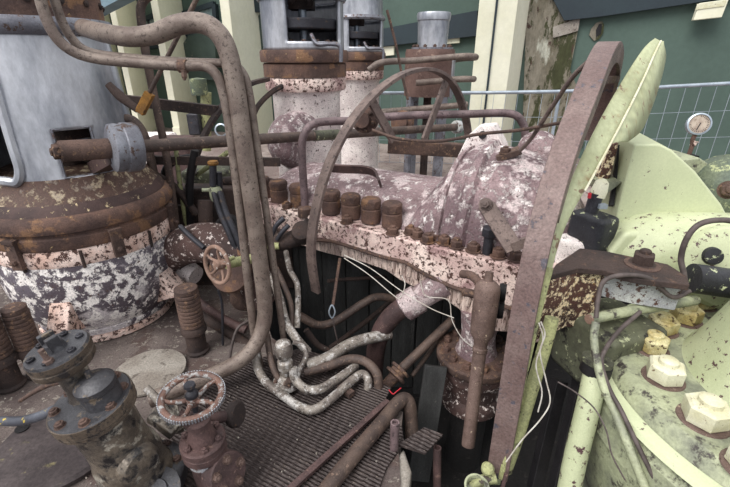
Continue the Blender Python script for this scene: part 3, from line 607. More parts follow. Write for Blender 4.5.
t = thing('control_lever', 'slender slanting lever with ochre joint block at upper left', 'lever', at(144, 108, Y=2.5))
obj('lever_rod', MB().cyl(at(150, 92, Y=2.5), at(200, -8, Y=2.45), .012), 'pipe_brown', t)
obj('joint_block', MB().bar(at(140, 113, Y=2.5), at(150, 93, Y=2.5), .05, .04, (0, 1, 0)), 'ochre', t, 'ochre rusted joint block', bevel=.005)
obj('link_bar', MB().tube(pth((108, 84, 2.5), (120, 96, 2.5), (138, 110, 2.5)), [.02, .028, .02], 10, 4), 'rust_dark', t)
tag(obj('cross_bar', MB().bar(at(108, 98, Y=3.4), at(218, 111, Y=3.3), .05, .075), 'rust_dark'), 'dark brown flat bar crossing behind lever at upper left', 'bar')
tag(obj('cross_bar', MB().bar(at(150, 160, Y=3.0), at(280, 162, Y=3.0), .03, .06), 'rust_dark'), 'dark brown flat bar behind vertical pipes below the shaft', 'bar')
pipe('bent_rod', 'purple-brown bent pipe rising from white casting into thin hoop', pth((305, 212, 2.75), (304, 190, 2.75), (302, 155, 2.75), (303, 138, 2.75), (310, 126, 2.77), (322, 122, 2.8), (348, 121, 2.85)), .026, 'pipe_purple')
tag(obj('pipe_socket', MB().lathe([(0, -.03), (.05, -.03), (.05, .03), (.035, .04), (0, .04)], at(305, 212, Y=2.72), Z, 20), 'rust'), 'rusty square socket at foot of purple bent pipe', 'socket')
pipe('rail_pipe', 'purple-brown horizontal pipe bending down before the broad cream pillar', pth((384, 117, 3.4), (420, 115, 3.4), (470, 114, 3.4), (500, 113, 3.4), (515, 115, 3.4), (522, 122, 3.4), (525, 132, 3.4), (525, 148, 3.4)), .03, 'pipe_purple')
pipe('thin_rod', 'thin brown rod sagging across the top of white casting', pth((372, 130, 2.5), (400, 139, 2.45), (440, 141, 2.35), (480, 134, 2.3), (520, 130, 2.25), (565, 122, 2.2)), .009, 'rust')
pipe('thin_rod', 'thin brown rod slanting from broad hoop to domed hump', pth((588, 62, 1.9), (572, 78, 2.0), (550, 110, 2.15), (530, 140, 2.3), (512, 158, 2.4)), .011, 'band')
tag(obj('rod_pad', MB().bar(at(496, 158, Y=2.42), at(520, 150, Y=2.4), .1, .03).nut(at(505, 153, Y=2.4), Z, .05, .03), 'rust'), 'small rusty pad plate with nut on top of domed hump', 'plate')
pipe('thin_rod', 'thin slanting wire rod between rear white engine and rusty drum', pth((387, 10, 4.2), (396, 45, 4.2), (402, 75, 4.2), (408, 100, 4.2)), .012, 'rust')
tag(obj('flat_strap', MB().sweep(crom(pth((330, 168, 2.82), (345, 169, 2.76), (366, 170, 2.70), (376, 174, 2.66), (380, 184, 2.6)), 5), [(-.03, -.008), (.03, -.008), (.03, .008), (-.03, .008)], (-.3, -.3, .9)), 'maroon'), 'dark maroon strap bent across white casting top', 'strap')
# ------------------------------------------------------------------ clutter left of the pipes
for lab, ps, r, m in (('dark pipe leaning behind ribbed column, nearest the silver cylinder', [(126, 122, 2.9), (140, 128, 2.9), (148, 148, 2.9), (154, 175, 2.9)], .03, 'pipe_brown'),
    ('long dark sloping pipe from cylinder flange down to the right', [(142, 168, 2.9), (160, 178, 2.95), (180, 192, 3.0), (196, 215, 3.0)], .03, 'rust_dark'),
    ('black upright pipe left of ochre-topped valve', [(195, 150, 3.0), (190, 180, 3.0), (190, 215, 3.0), (192, 250, 3.0)], .028, 'black_steel'),
    ('brown upright pipe close behind silver cylinder flange', [(166, 185, 2.85), (170, 215, 2.85), (176, 245, 2.85)], .035, 'rust_dark'),
    ('dark hose looping beneath shaft at left', [(163, 178, 3.1), (168, 166, 3.1), (185, 158, 3.1), (208, 160, 3.1)], .026, 'black_steel'),
    ('short olive pipe crossing behind the vertical pipes', [(196, 175, 3.2), (215, 162, 3.2), (228, 152, 3.2)], .02, 'yellow_green'),
    ('rusty upright pipe beside ochre-topped valve', [(205, 200, 2.9), (206, 225, 2.85), (210, 250, 2.8)], .05, 'rust_dark'),
    ('thin olive upright pipe behind the slender dark pipe', [(176, 150, 3.0), (180, 185, 3.0), (188, 235, 3.0)], .016, 'yellow_green'),
    ('dark pipe curving low behind ribbed column to the pit', [(180, 300, 2.5), (205, 318, 2.4), (235, 336, 2.3), (262, 356, 2.2)], .035, 'rust_dark'),
    ('dark hooped pipe right of hub disc', [(122, 118, 2.7), (134, 122, 2.7), (143, 136, 2.7), (147, 160, 2.7)], .032, 'pipe_brown'),
    ('thick dark upright pipe close to the ochre-topped valve base', [(182, 205, 3.1), (183, 235, 3.05), (186, 275, 3.0)], .045, 'rust_dark'),
    ('dark slanting pipe low beneath orange-brown handwheel', [(196, 300, 2.35), (222, 318, 2.3), (246, 330, 2.25)], .028, 'maroon'),
    ('short black hooked pipe just left of the vertical pipes', [(214, 228, 2.7), (226, 218, 2.7), (236, 222, 2.7), (240, 245, 2.65)], .024, 'black_steel'),
    ('dark horizontal pipe below shaft near white engine foot', [(222, 182, 3.3), (250, 180, 3.3), (276, 184, 3.3)], .04, 'rust_dark'),
    ('bluish grey thin pipe running down to handwheel', [(180, 226, 2.5), (190, 236, 2.45), (204, 248, 2.4)], .016, 'dark_steel')):
    pipe('small_pipe', lab, pth(*ps), r, m)
t = thing('ochre_valve', 'slim dark valve with ochre knob and twin grey hoses', 'valve', at(216, 200, Y=2.6))
obj('knob', MB().lathe([(0, -.01), (.03, -.01), (.034, 0), (.03, .012), (0, .014)], at(213, 163, Y=2.6), Z, 20), 'ochre', t)
obj('stem', MB().cyl(at(213, 165, Y=2.6), at(213, 186, Y=2.6), .022).cyl(at(219, 172, Y=2.62), at(220, 190, Y=2.62), .018), 'dark_steel', t)
obj('body', MB().lathe([(0, 0), (.035, 0), (.04, .02), (.04, .07), (.03, .09), (0, .09)], at(217, 200, Y=2.6), Z, 20).cyl(at(202, 190, Y=2.58), at(216, 190, Y=2.6), .012), 'green_dirty', t)
for k in (0, 6): obj('hose', MB().tube(pth((214 + k, 192, 2.58), (220 + k, 212, 2.5), (230 + k, 235, 2.45), (238 + k, 256, 2.42)), .02, 12, 4), 'dark_steel', t)
t = thing('round_casting', 'dark rusty rounded casting behind the red handwheel', 'casting', at(215, 262, Y=2.6))
obj('casing', MB().tube(pth((160, 262, 2.75), (185, 246, 2.65), (215, 244, 2.55), (245, 262, 2.5), (262, 300, 2.5)), [.12, .13, .14, .13, .11], 24, 5), 'rust_white', t)
obj('flange', MB().lathe([(0, 0), (.14, 0), (.15, .02), (.14, .04), (0, .05)], at(232, 270, Y=2.4), (-.2, -.8, .4), 32), 'rust_flange', t)
tag(obj('pipe_flange_cover', MB().lathe([(0, 0), (.11, 0), (.12, .04), (.1, .1), (.09, .35), (0, .35)], at(248, 300, Y=2.55), (0, -.2, 1), 28), 'rust'), 'dark rusty pipe barrel partly hidden behind the vertical pipes', 'pipe')
# white flaky lump and green speckled casting behind
tag(obj('flaky_casting', MB().tube(pth((150, 245, 2.9), (172, 262, 2.8), (196, 276, 2.7)), [.09, .1, .07], 18, 5), 'white_flake'), 'white flaking casting arm right of the big white bowl', 'casting')
tag(obj('green_casing', MB().box(at(212, 186, Y=3.6), .4, .3, .34), 'green_dark', bevel=.03), 'pale green chipped casing glimpsed behind the vertical pipes', 'casing')
t = thing('far_valve', 'distant yellow and black valve stand seen left of pipes', 'valve', at(202, 135, Y=6))
obj('stand', MB().cyl(at(206, 150, Y=6), at(206, 92, Y=6), .07), 'yellow_green', t); obj('cap', MB().lathe([(0, 0), (.1, 0), (.11, .03), (.11, .2), (0, .22)], at(200, 95, Y=5.95), Z, 20), 'dark_green', t); obj('box', MB().box(at(195, 124, Y=5.9), .16, .14, .28), 'dark_steel', t, bevel=.02); obj('wheel', MB().lathe([(.07, -.01), (.09, 0), (.07, .01)], at(221, 130, Y=5.9), (0, -1, .2), 20), 'galv', t)
for i, (u, v, m, w_) in enumerate(((172, 150, 'maroon', .5), (150, 146, 'white_flake', .6), (176, 172, 'white_flake', .7), (158, 186, 'green_dirty', .5), (130, 140, 'maroon', .4))):
    q = at(u, v, Y=4.8 + .3 * i); tag(obj('far_block', MB().box((q.x, q.y, (q.z + .15) / 2), w_, .3, max(.12, q.z + .15)), m, bevel=.04), ('maroon block on far hall floor below lever', 'white flaking block on far hall floor beside shaft', 'white flaking block low behind dark pipes', 'dirty green block low behind dark pipes', 'maroon block close right of silver hood')[i], 'block')
# red handwheel
def handwheel(t, c, ax, R, r, m, spokes=5, rib=False, hub=.03, dish=.02):
    ax = V(ax).normalized(); x = ax.orthogonal().normalized(); y = ax.cross(x); n = 48
    obj('wheel_rim', MB().tube([c + (x * math.cos(2 * PI * k / n) + y * math.sin(2 * PI * k / n)) * R for k in range(n)], r, 12, 0, True, True), m, t)
    for k in range(spokes):
        a = 2 * PI * k / spokes; p = lambda rr, da, h: c + (x * math.cos(a + da) + y * math.sin(a + da)) * rr - ax * h
        obj('spoke', MB().tube([p(hub * .6, 0, dish), p(R * .45, .22, dish * .7), p(R * .75, .2, dish * .3), p(R, .05, 0)], [r * .8, r * .6], 10, 4), m, t)
    obj('hub', MB().lathe([(0, -dish - .02), (hub, -dish - .02), (hub, .0), (hub * .8, .012), (0, .012)], c, ax, 20), m, t)
    return x, y
wc = at(217, 265, Y=2.1); t = thing('hand_wheel', 'orange-brown spoked handwheel on yellow-green stem by vertical pipes', 'handwheel', wc)
handwheel(t, wc, (-.55, -.8, .15), .105, .012, 'orange_rust', 5)
obj('stem', MB().cyl(wc, wc + V((.55, .8, .0)) * .12, .012).cyl(at(226, 264, Y=2.2), at(256, 258, Y=2.35), .03), 'yellow_green', t, 'yellow-green stem')
# lever cluster near white casting
t = thing('lever_cluster', 'dark oily fitting with two stubby levers at casting corner', 'valve', at(295, 245, Y=2.45))
obj('body', MB().tube(pth((276, 244, 2.45), (295, 238, 2.45), (312, 226, 2.45)), [.05, .06], 16, 4).lathe([(0, -.05), (.07, -.05), (.075, 0), (.06, .04), (0, .05)], at(303, 232, Y=2.42), (-.1, -.7, .6), 24), 'rust_dark', t)
obj('lever', MB().tube(pth((272, 236, 2.4), (276, 226, 2.4), (284, 218, 2.42)), [.013, .018], 10, 4), 'dark_steel', t); obj('lever', MB().tube(pth((277, 240, 2.4), (282, 232, 2.4), (289, 225, 2.42)), [.013, .016], 10, 4), 'dark_steel', t)
obj('union', MB().cyl(at(268, 246, Y=2.4), at(279, 246, Y=2.4), .022), 'yellow_green', t)
# ------------------------------------------------------------------ pipe tangle over the plate
TG = 'tangled pipes in front of the pit'
for lab, ps, r, m in (('grey mottled pipe curving down left of small bulbous valve', [(272, 275, .46), (280, 300, .36), (286, 322, .26), (296, 338, .2), (308, 352, .12)], .026, 'pipe_mottled'),
    ('slender white-flaked pipe kinked above the bulbous valve', [(286, 252, .5), (290, 270, .46), (297, 284, .4), (298, 305, .32), (297, 328, .22)], .018, 'pipe_mottled'),
    ('thin brown pipe dropping beside the white-flaked kinked pipe', [(276, 268, .5), (284, 285, .42), (291, 305, .32), (292, 330, .2)], .016, 'pipe_brown'),
    ('fat silvery flaked pipe leading right into the pit', [(306, 366, .1), (326, 359, .1), (345, 347, .1), (362, 340, .1), (390, 334, .08)], .036, 'pipe_mottled'),
    ('brown bent pipe hooking down beside tread plate corner', [(304, 372, .08), (328, 366, .09), (350, 359, .1), (366, 362, .1), (377, 374, .07), (379, 392, -.03)], .026, 'pipe_brown'),
    ('curved mottled pipe directly below bulbous valve', [(293, 368, .16), (295, 379, .1), (306, 389, .07), (320, 389, .07), (334, 381, .07), (346, 373, .07), (356, 366, .06)], .024, 'pipe_mottled'),
    ('long white-flaked pipe looping lowest across the tread plate', [(257, 352, .14), (257, 366, .08), (266, 382, .05), (284, 396, .04), (302, 408, .04), (316, 409, .04), (332, 398, .05), (350, 382, .06), (362, 374, .06), (368, 380, .04), (367, 392, -.02)], .024, 'pipe_mottled'),
    ('small brown hook pipe left of bulbous valve', [(267, 335, .2), (271, 360, .12), (277, 376, .07), (285, 384, .06), (290, 380, .1)], .018, 'pipe_brown'),
    ('thin pipe loop around right side of bulbous valve', [(293, 342, .22), (302, 345, .2), (306, 356, .16), (299, 370, .12), (297, 383, .07)], .014, 'pipe_mottled')):
    pipe('tangled_pipe', lab, pz(*ps), r, m, group=TG)
for lab, ps, r, m in (('long brown pipe sloping up across the dark pit', [(300, 316, 2.35), (318, 325, 2.35), (336, 321, 2.38), (362, 304, 2.45), (378, 297, 2.5), (402, 300, 2.55)], .028, 'pipe_brown'),
    ('dark thin pipe below the long sloping pit pipe', [(330, 348, 2.4), (352, 332, 2.5), (378, 312, 2.6), (400, 292, 2.7)], .018, 'rust_dark'),
    ('dark pipe running low into the pit', [(306, 330, 2.2), (318, 345, 2.2), (332, 352, 2.2)], .02, 'rust_dark'),
    ('knotted dark bar high in the pit under casting', [(328, 281, 2.6), (352, 279, 2.7), (385, 277, 2.8)], .014, 'rust_dark')):
    pipe('tangled_pipe', lab, pth(*ps), r, m, group=TG)
bc = at(287, 384, Z=.03); t = thing('bulbous_valve', 'small mottled bulbous valve amid tangled pipes', 'valve', bc)
hh = .25; obj('body', MB().lathe([(0, 0), (.05, 0), (.055, .02), (.05, .04), (.022, .06), (.022, .1), (.04, .115), (.042, .16), (.03, .175), (.034, .19), (.046, .205), (.048, .25), (.04, .28), (.02, .295), (0, .298)], bc, Z, 28), 'pipe_mottled', t); obj('base_flange', MB().lathe([(0, .0), (.075, .0), (.078, .02), (.07, .035), (0, .035)], bc, Z, 28), 'pipe_mottled', t)
for k in range(4):
    a = k * PI / 2 + .4; obj('flange_bolt', MB().nut(bc + V((.06 * math.cos(a), .06 * math.sin(a), .034)), Z, .018, .014), 'rust', t)
pipe('drain_hose', 'thin curved grey hose rising left of the vertical pipes', pth((228, 370, 2.0), (232, 345, 2.05), (238, 328, 2.1), (250, 320, 2.15)), .009, 'wire_dark', 'hose'); pipe('drain_hose', 'thin dark hanging tube below orange-brown handwheel', pth((218, 290, 2.2), (222, 305, 2.2), (223, 345, 2.2)), .008, 'dark_steel', 'hose')
# piston rods in the pit
for lab, a, b, r in (('long brown rod rising from pit towards lower cylinder', (398, 372, 2.0), (452, 320, 2.25), .028), ('thinner dark rod beside the long pit rod', (412, 376, 2.05), (446, 330, 2.3), .014)):
    tag(obj('pit_rod', MB().cyl(at(a[0], a[1], Y=a[2]), at(b[0], b[1], Y=b[2]), r), 'pipe_brown'), lab, 'rod')
a = at(386, 386, Y=1.95); b = at(402, 368, Y=2.02); tag(obj('rod_gland', MB().lathe([(0, -.1), (.035, -.1), (.035, 0), (.07, .005), (.07, .02), (.05, .03), (.05, .045), (.065, .05), (.065, .065), (.03, .07), (0, .07)], (a + b) / 2, b - a, 28), 'rust'), 'rusty flanged gland at the lower end of pit rod', 'gland')
# hanging relief pipe
ra, rb_ = at(488, 285, Y=1.62), at(468, 445, Y=1.42); u_ = (rb_ - ra).normalized(); t = thing('relief_pipe', 'tan rusty relief pipe hanging before the white casting', 'pipe', rb_); l = (rb_ - ra).length
obj('barrel', MB().lathe([(0, -.02), (.03, -.02), (.052, .0), (.056, .02), (.054, .2), (.05, .23), (.032, .26), (.03, .29), (.034, .295), (.034, .31), (.03, .315), (.03, l), (.022, l), (.022, l - .02), (0, l - .02)], ra, u_, 28), 'tan_rust', t)
obj('top_screw', MB().cyl(ra - u_ * .06, ra, .018), 'tan_rust', t); obj('side_branch', MB().tube(pth((462, 274, 1.75), (472, 276, 1.7), (484, 288, 1.64)), .02, 12, 4), 'rust', t); obj('side_branch', MB().tube(pth((464, 292, 1.72), (474, 294, 1.68), (484, 297, 1.64)), .02, 12, 4), 'rust', t); obj('black_cap', MB().lathe([(0, 0), (.04, 0), (.045, .01), (.04, .03), (0, .03)], at(499, 292, Y=1.68), (.9, -.3, 0), 20), 'black_steel', t); obj('black_cap', MB().lathe([(0, 0), (.04, 0), (.045, .01), (.04, .03), (0, .03)], at(497, 309, Y=1.68), (.9, -.3, 0), 20), 'black_steel', t)
# diagonal bars on the plate
tag(obj('angle_bar', MB().bar(at(285, 494, Z=.03), at(388, 401, Z=.03), .03, .022), 'maroon', bevel=.003), 'thin maroon bar lying diagonally across tread plate', 'bar')
pipe('elbow_pipe', 'thick brown pipe lying diagonally with elbow dropping into the pit', pz((315, 505, .04), (350, 460, .04), (384, 420, .04), (396, 405, .045), (404, 399, .04), (409, 404, .01), (411, 420, -.08), (412, 440, -.16)), .036, 'pipe_brown', n=18)
tag(obj('pipe_stub', MB().lathe([(0, 0), (.021, 0), (.021, .17), (.014, .17), (.014, .155), (0, .155)], at(394, 449, Z=0), (0, .0, 1), 18), 'pipe_purple'), 'short upright pipe stub with rusty cut top on tread plate', 'pipe'); tag(obj('pipe_stub', MB().lathe([(0, 0), (.02, 0), (.02, .3), (.013, .3), (.013, .285), (0, .285)], at(437, 495, Y=1.42), (-.05, .1, 1), 18), 'maroon'), 'short upright pipe stub rising from pit at bottom centre', 'pipe')
tag(obj('steel_block', MB().bar(at(340, 386, Z=.03), at(352, 395, Z=.03), .04, .03), 'rust'), 'small rusty steel block under looping pipe', 'block')
pipe('red_thread', 'short red thread by the tread plate corner', pz((389, 390, .03), (393, 394, .03), (396, 392, .04), (401, 388, .05)), .003, 'red', 'thread')
# cable tag and wires
t = thing('hook_strap', 'thin hanging strap with wire loop hook under the casting', 'hook', at(332, 313, Y=2.25)); obj('strap', MB().bar(at(340, 258, Y=2.4), at(333, 305, Y=2.28), .018, .008), 'rust', t); obj('wire_loop', MB().tube(pth((332, 305, 2.26), (329, 312, 2.25), (332, 318, 2.25), (335, 312, 2.25)), .005, 8, 5, True, True), 'galv', t); obj('tail', MB().tube(pth((333, 318, 2.25), (335, 330, 2.25), (338, 342, 2.25)), .005, 8, 4), 'wire_dark', t)
for lab, ps, m in (('pale wire drooping from ledge to the relief pipe, upper of two', [(344, 255, 2.15), (370, 268, 2.1), (400, 290, 2.0), (430, 308, 1.9), (454, 318, 1.85)], 'wire'), ('pale wire drooping from ledge to the relief pipe, lower of two', [(344, 258, 2.14), (368, 274, 2.08), (392, 294, 2.0), (400, 298, 1.98), (405, 285, 2.0), (402, 276, 2.05)], 'wire'), ('white wire curling down onto lower cylinder', [(420, 280, 1.95), (426, 296, 1.92), (448, 300, 1.9), (452, 320, 1.86), (462, 338, 1.82), (474, 348, 1.8)], 'wire'),
    ('grey wire looping down by the olive guard foot', [(541, 322, 1.2), (545, 335, 1.2), (540, 352, 1.2), (546, 380, 1.2), (550, 402, 1.18), (540, 420, 1.16), (522, 440, 1.15), (506, 462, 1.14)], 'wire'), ('second grey wire hanging inside first by olive guard foot', [(539, 323, 1.21), (543, 340, 1.2), (536, 365, 1.2), (542, 392, 1.19), (538, 412, 1.18)], 'wire'),
    ('brown wire trailing across green column at lower right', [(558, 382, 1.1), (575, 392, 1.08), (594, 408, 1.05), (606, 430, 1.0), (612, 455, .96), (625, 480, .92)], 'wire_dark')):
    pipe('thin_wire', lab, pth(*ps), .0026, m, 'wire', 6, 8)

db = MB()
for k in range(260):
    u, v = (random.uniform(-10, 110), random.uniform(440, 486)) if k < 170 else (random.uniform(0, 380), random.uniform(340, 480))
    p = at(u, v, Z=.006); s = random.uniform(.003, .009)
    if v < 350 and 40 < u < 170: continue
    db.box(p, s, s * random.uniform(.6, 1.4), s * .8, tuple(Matrix.Rotation(random.uniform(0, 6), 3, V((random.random(), random.random(), 1)).normalized()).col))
o = tag(obj('floor_debris', db, 'concrete', flat=True), 'pale crumbs of rubble scattered over the dirty floor', 'debris'); o['kind'] = 'stuff'

tag(obj('dark_backdrop', MB().box(at(222, 215, Y=3.25), 1.1, .16, .5).box(at(222, 262, Y=3.1), 1.2, .2, .4), 'rust_dark', bevel=.02), 'added dark frame behind the clutter of small pipes', 'backdrop')  # blocks added to keep the gap behind the pipes dark
# ================================================================== oily flanged valve at bottom left
v0 = at(144, 480, Z=.06); v1 = at(63, 360, Z=.75); ax = (v1 - v0).normalized(); HL = (v1 - v0).length; K = .8
t = thing('flanged_valve', 'large oily grey flanged valve leaning at bottom left', 'valve', v0)
def lv(pr, c_, n): return MB().lathe([(r * K, h) for r, h in pr], c_, ax, n)
def on(h): return v0 + ax * h
obj('base_flange', lv([(0, -.03), (.215, -.03), (.22, -.02), (.22, .02), (.21, .03), (.17, .04), (0, .04)], v0, 48), 'oily_top', t)
obj('body', lv([(0, .03), (.165, .03), (.17, .05), (.155, .08), (.15, .12), (.16, .15), (.155, .19), (.14, .23), (.135, .30), (.14, .44), (0, .44)], v0, 48), 'oily', t)
sx = V((.8, -.55, .1)); sx = (sx - ax * sx.dot(ax)).normalized()
obj('body_bulge', MB().lathe([(0, -.02), (.08, -.02), (.08, .07), (.065, .09), (0, .1)], on(.19) + sx * .04, sx, 32), 'oily', t)
obj('middle_flange', lv([(0, .435), (.17, .435), (.175, .44), (.175, .453), (.168, .457), (.178, .46), (.178, .495), (0, .495)], v0, 56), 'oily_edge', t)
sy = ax.cross(sx)
obj('flange_face', lv([(0, .494), (.174, .494), (.168, .501), (0, .501)], v0, 56), 'oily_top', t)
nc = v0 - sx * .055 + sy * .01; obj('neck', lv([(0, .5), (.075, .5), (.066, .515), (.062, .54), (.062, HL - .03), (0, HL - .03)], nc, 36), 'oily', t)
dc = v0 + sx * .05 + sy * .03; obj('dome_cap', lv([(0, .5), (.08, .5), (.082, .54), (.078, .55), (.078, .56), (.085, .565), (.085, .585), (.06, .605), (.015, .615), (.012, .64), (0, .64)], dc, 36), 'oily_top', t)
obj('top_flange', lv([(0, HL - .05), (.12, HL - .05), (.128, HL - .04), (.128, HL - .02), (.122, HL - .015), (.13, HL - .01), (.13, HL + .013), (0, HL + .013)], nc, 48), 'oily_edge', t); obj('top_face', lv([(0, HL + .012), (.128, HL + .012), (.123, HL + .022), (0, HL + .022)], nc, 48), 'oily_top', t)
for k in range(6):
    a = k * PI / 3 + .3; obj('flange_bolt', MB().nut(nc + ax * (HL + .02) + (sx * math.cos(a) + sy * math.sin(a)) * .076, ax, .024, .012), 'dark_steel', t)
for k in range(8):
    a = k * PI / 4 + .2; obj('flange_bolt', MB().nut(on(.5) + (sx * math.cos(a) + sy * math.sin(a)) * .115, ax, .028, .016), 'rust', t); obj('flange_bolt', MB().nut(on(.03) + (sx * math.cos(a) + sy * math.sin(a)) * .148, ax, .03, .02), 'rust', t)
tp = nc + ax * (HL + .02)
obj('yoke', MB().bar(tp - sx * .03, tp - sx * .03 + ax * .06, .02, .05, sy).bar(tp + sx * .02 - sy * .0, tp + sx * .02 + ax * .06, .02, .04, sy), 'oily_top', t, bevel=.004)
obj('gland_stud', MB().cyl(tp + sx * .06 - sy * .045, tp + sx * .06 - sy * .045 + ax * .06, .009).nut(tp + sx * .06 - sy * .045, ax, .028, .018), 'tan_rust', t, 'brassy brown stud with nut')
obj('stem_boss', lv([(0, 0), (.045, 0), (.035, .03), (.015, .035), (0, .035)], tp, 24), 'oily_top', t)
obj('side_rod', MB().tube([nc + ax * h - sx * (.06 + .02 * (h > .5)) - sy * .03 for h in (.5, .54, .58, HL - .05)], .008, 8), 'black_steel', t)
pipe('air_hose', 'grey and yellow hose running in from left edge to oily valve', pth((-30, 419, 1.38), (0, 421, 1.35), (20, 421, 1.33), (40, 416, 1.31), (58, 408, 1.3), (70, 402, 1.3)), .02, 'hose', 'hose')
pipe('drain_cock', 'rusty small pipe end poking left from under valve flange', pth((20, 401, 1.5), (34, 392, 1.48), (50, 384, 1.45), (66, 380, 1.42)), [.008, .016], 'rust')
# second low round flange at the bottom edge
fc_ = at(155, 492, Z=.12); t = thing('pipe_flange', 'round grey flange face at bottom edge between valve and handwheel', 'flange', fc_)
obj('flange_disc', MB().lathe([(0, -.05), (.085, -.05), (.085, -.02), (.095, -.018), (.095, 0), (.05, .003), (.045, .012), (0, .012)], fc_, (.1, -.35, .9), 36), 'oily_top', t); obj('flange_neck', MB().cyl(fc_ - V((.1, -.35, .9)) * .2, fc_ - V((.1, -.35, .9)) * .04, .06), 'oily', t)
tag(obj('bracket_block', MB().bar(at(154, 412, Z=.22), at(178, 430, Z=.16), .09, .05).bar(at(172, 402, Z=.18), at(180, 432, Z=.1), .04, .06), 'oily', bevel=.008), 'oily bracket block between leaning valve and brown handwheel valve', 'bracket')
pipe('drain_pipe', 'pale short pipe end right of oily valve flange', pz((146, 388, .28), (156, 398, .24), (166, 412, .2)), .018, 'pipe_mottled')
# ------------------------------------------------------------------ handwheel valve
w0 = at(192, 396, Z=.52); b0 = at(208, 462, Z=.14); ax = (w0 - b0).normalized(); HL = (w0 - b0).length; r_ = .108
t = thing('wheel_valve', 'brown gate valve topped by worn orange spoked handwheel', 'valve', b0)
wx, wy = handwheel(t, w0, (ax + V((.05, -.05, 0))).normalized(), r_, .013, 'orange_wheel', 5, hub=.024)
kn = MB()
for k in range(72):
    a = 2 * PI * k / 72; wa = (ax + V((.05, -.05, 0))).normalized(); kn.box(w0 + (wx * math.cos(a) + wy * math.sin(a)) * (r_ + .0125), .0035, .0055, .018, ((wx * math.cos(a) + wy * math.sin(a)), (wy * math.cos(a) - wx * math.sin(a)), wa))
obj('rim_teeth', kn, 'silver', t, 'ring of worn silvery teeth round the rim', flat=True)
def hb_(h): return b0 + ax * h
obj('spindle', MB().cyl(hb_(.1), hb_(HL + .03), .011).lathe([(0, HL), (.024, HL), (.026, HL + .014), (.022, HL + .022), (.012, HL + .03), (.012, HL + .045), (.022, HL + .05), (.02, HL + .06), (0, HL + .06)], b0, ax, 20), 'dark_steel', t, 'grey steel spindle and round knob')
obj('bonnet', MB().lathe([(r * .8, h) for r, h in [(0, .14), (.075, .14), (.07, .16), (.055, .2), (.05, .23), (.06, .235), (.06, .255), (.035, .26), (0, .26)]], b0, ax, 36), 'maroon', t)
obj('bonnet_flange', MB().lathe([(r * .8, h) for r, h in [(0, .07), (.105, .07), (.11, .075), (.11, .105), (.105, .11), (.112, .115), (.112, .14), (.105, .147), (0, .147)]], b0, ax, 40), 'maroon', t)
obj('body', MB().lathe([(r * .8, h) for r, h in [(0, -.14), (.08, -.14), (.085, 0), (.09, .07), (0, .07)]], b0, ax, 36), 'maroon', t)
obj('paint_band', MB().lathe([(r * .8, h) for r, h in [(.088, .035), (.093, .035), (.094, .066), (.09, .066)]], b0, ax, 36), 'grey_flake', t, 'pale flaking paint band under the flange')
for k in range(6):
    a = k * PI / 3 + .2; p = hb_(.145) + (wx * math.cos(a) + wy * math.sin(a)) * .069; obj('bonnet_bolt', MB().nut(p, ax, .026, .02), 'maroon', t)
for s_ in (-1, 1): obj('yoke_post', MB().tube([hb_(.25) + wx * .04 * s_, hb_(.30) + wx * .055 * s_, hb_(HL - .05) + wx * .045 * s_], .011, 10, 4), 'maroon', t)
obj('gland_nut', MB().nut(hb_(.255) + wy * .0, ax, .045, .035), 'maroon', t)
sdv = V((.8, -.5, .35)).normalized(); f0 = at(224, 472, Z=.13)
obj('side_flange', MB().lathe([(0, -.1), (.05, -.1), (.055, -.03), (.085, -.03), (.085, -.005), (.08, 0), (.086, .004), (.086, .03), (.08, .035), (0, .035)], f0, sdv, 36), 'maroon', t)
qx = sdv.orthogonal().normalized(); qy = sdv.cross(qx)
for k in range(5):
    a = k * 1.2566 + .5; obj('flange_bolt', MB().nut(f0 + sdv * .034 + (qx * math.cos(a) + qy * math.sin(a)) * .06, sdv, .028, .02), 'tan_rust', t)
obj('rear_flange', MB().lathe([(0, 0), (.055, 0), (.06, .01), (.06, .03), (.05, .04), (0, .04)], at(232, 414, Z=.2), (.85, -.2, .2), 30), 'rust_dark', t); obj('rear_pipe', MB().cyl(at(206, 420, Z=.28), at(232, 415, Z=.2), .025), 'maroon', t)
# ================================================================== right-hand pale green machine
PBk = V((.12, .42, 0)); t = thing('panel_cover', 'large pale green slanted cover plate at right, black seal on edge', 'cover', at(610, 255, Y=2.0))
pg = [(606, 256), (619, 205), (634, 144), (660, 144), (672, 150), (696, 172), (722, 205), (740, 240), (740, 262)]
obj('cover_plate', MB().prism([at(u, v, Y=1.98) for u, v in pg], PBk), 'green_pale', t, bevel=.012)
obj('edge_seal', MB().bar(at(620, 146, Y=2.2), at(611, 206, Y=2.05), .02, .03), 'black_steel', t, 'black rubber edge seal')
tag(obj('seam_fold', MB().tube(pth((634, 150, 1.975), (621, 205, 1.975), (612, 240, 1.97)), .008, 8), 'green_pale', t)) if 0 else None
tag(obj('rusty_edge', MB().prism([at(u, v, Y=2.08) for u, v in ((611, 145), (619, 143), (607, 192), (597, 184))], (.05, .25, 0)), 'rust_block', bevel=.005), 'narrow rust-speckled white bracket beside black seal, right of olive guard', 'bracket')
tag(obj('corner_gusset', MB().prism([at(u, v, Y=2.02) for u, v in ((598, 182), (622, 182), (604, 196))], (.02, .2, 0)), 'green_dirty'), 'small dark triangular gusset under rust-speckled bracket', 'bracket')
t = thing('limit_switch', 'white-topped sensor with dark body wedged behind olive guard', 'sensor', at(594, 215, Y=1.85))
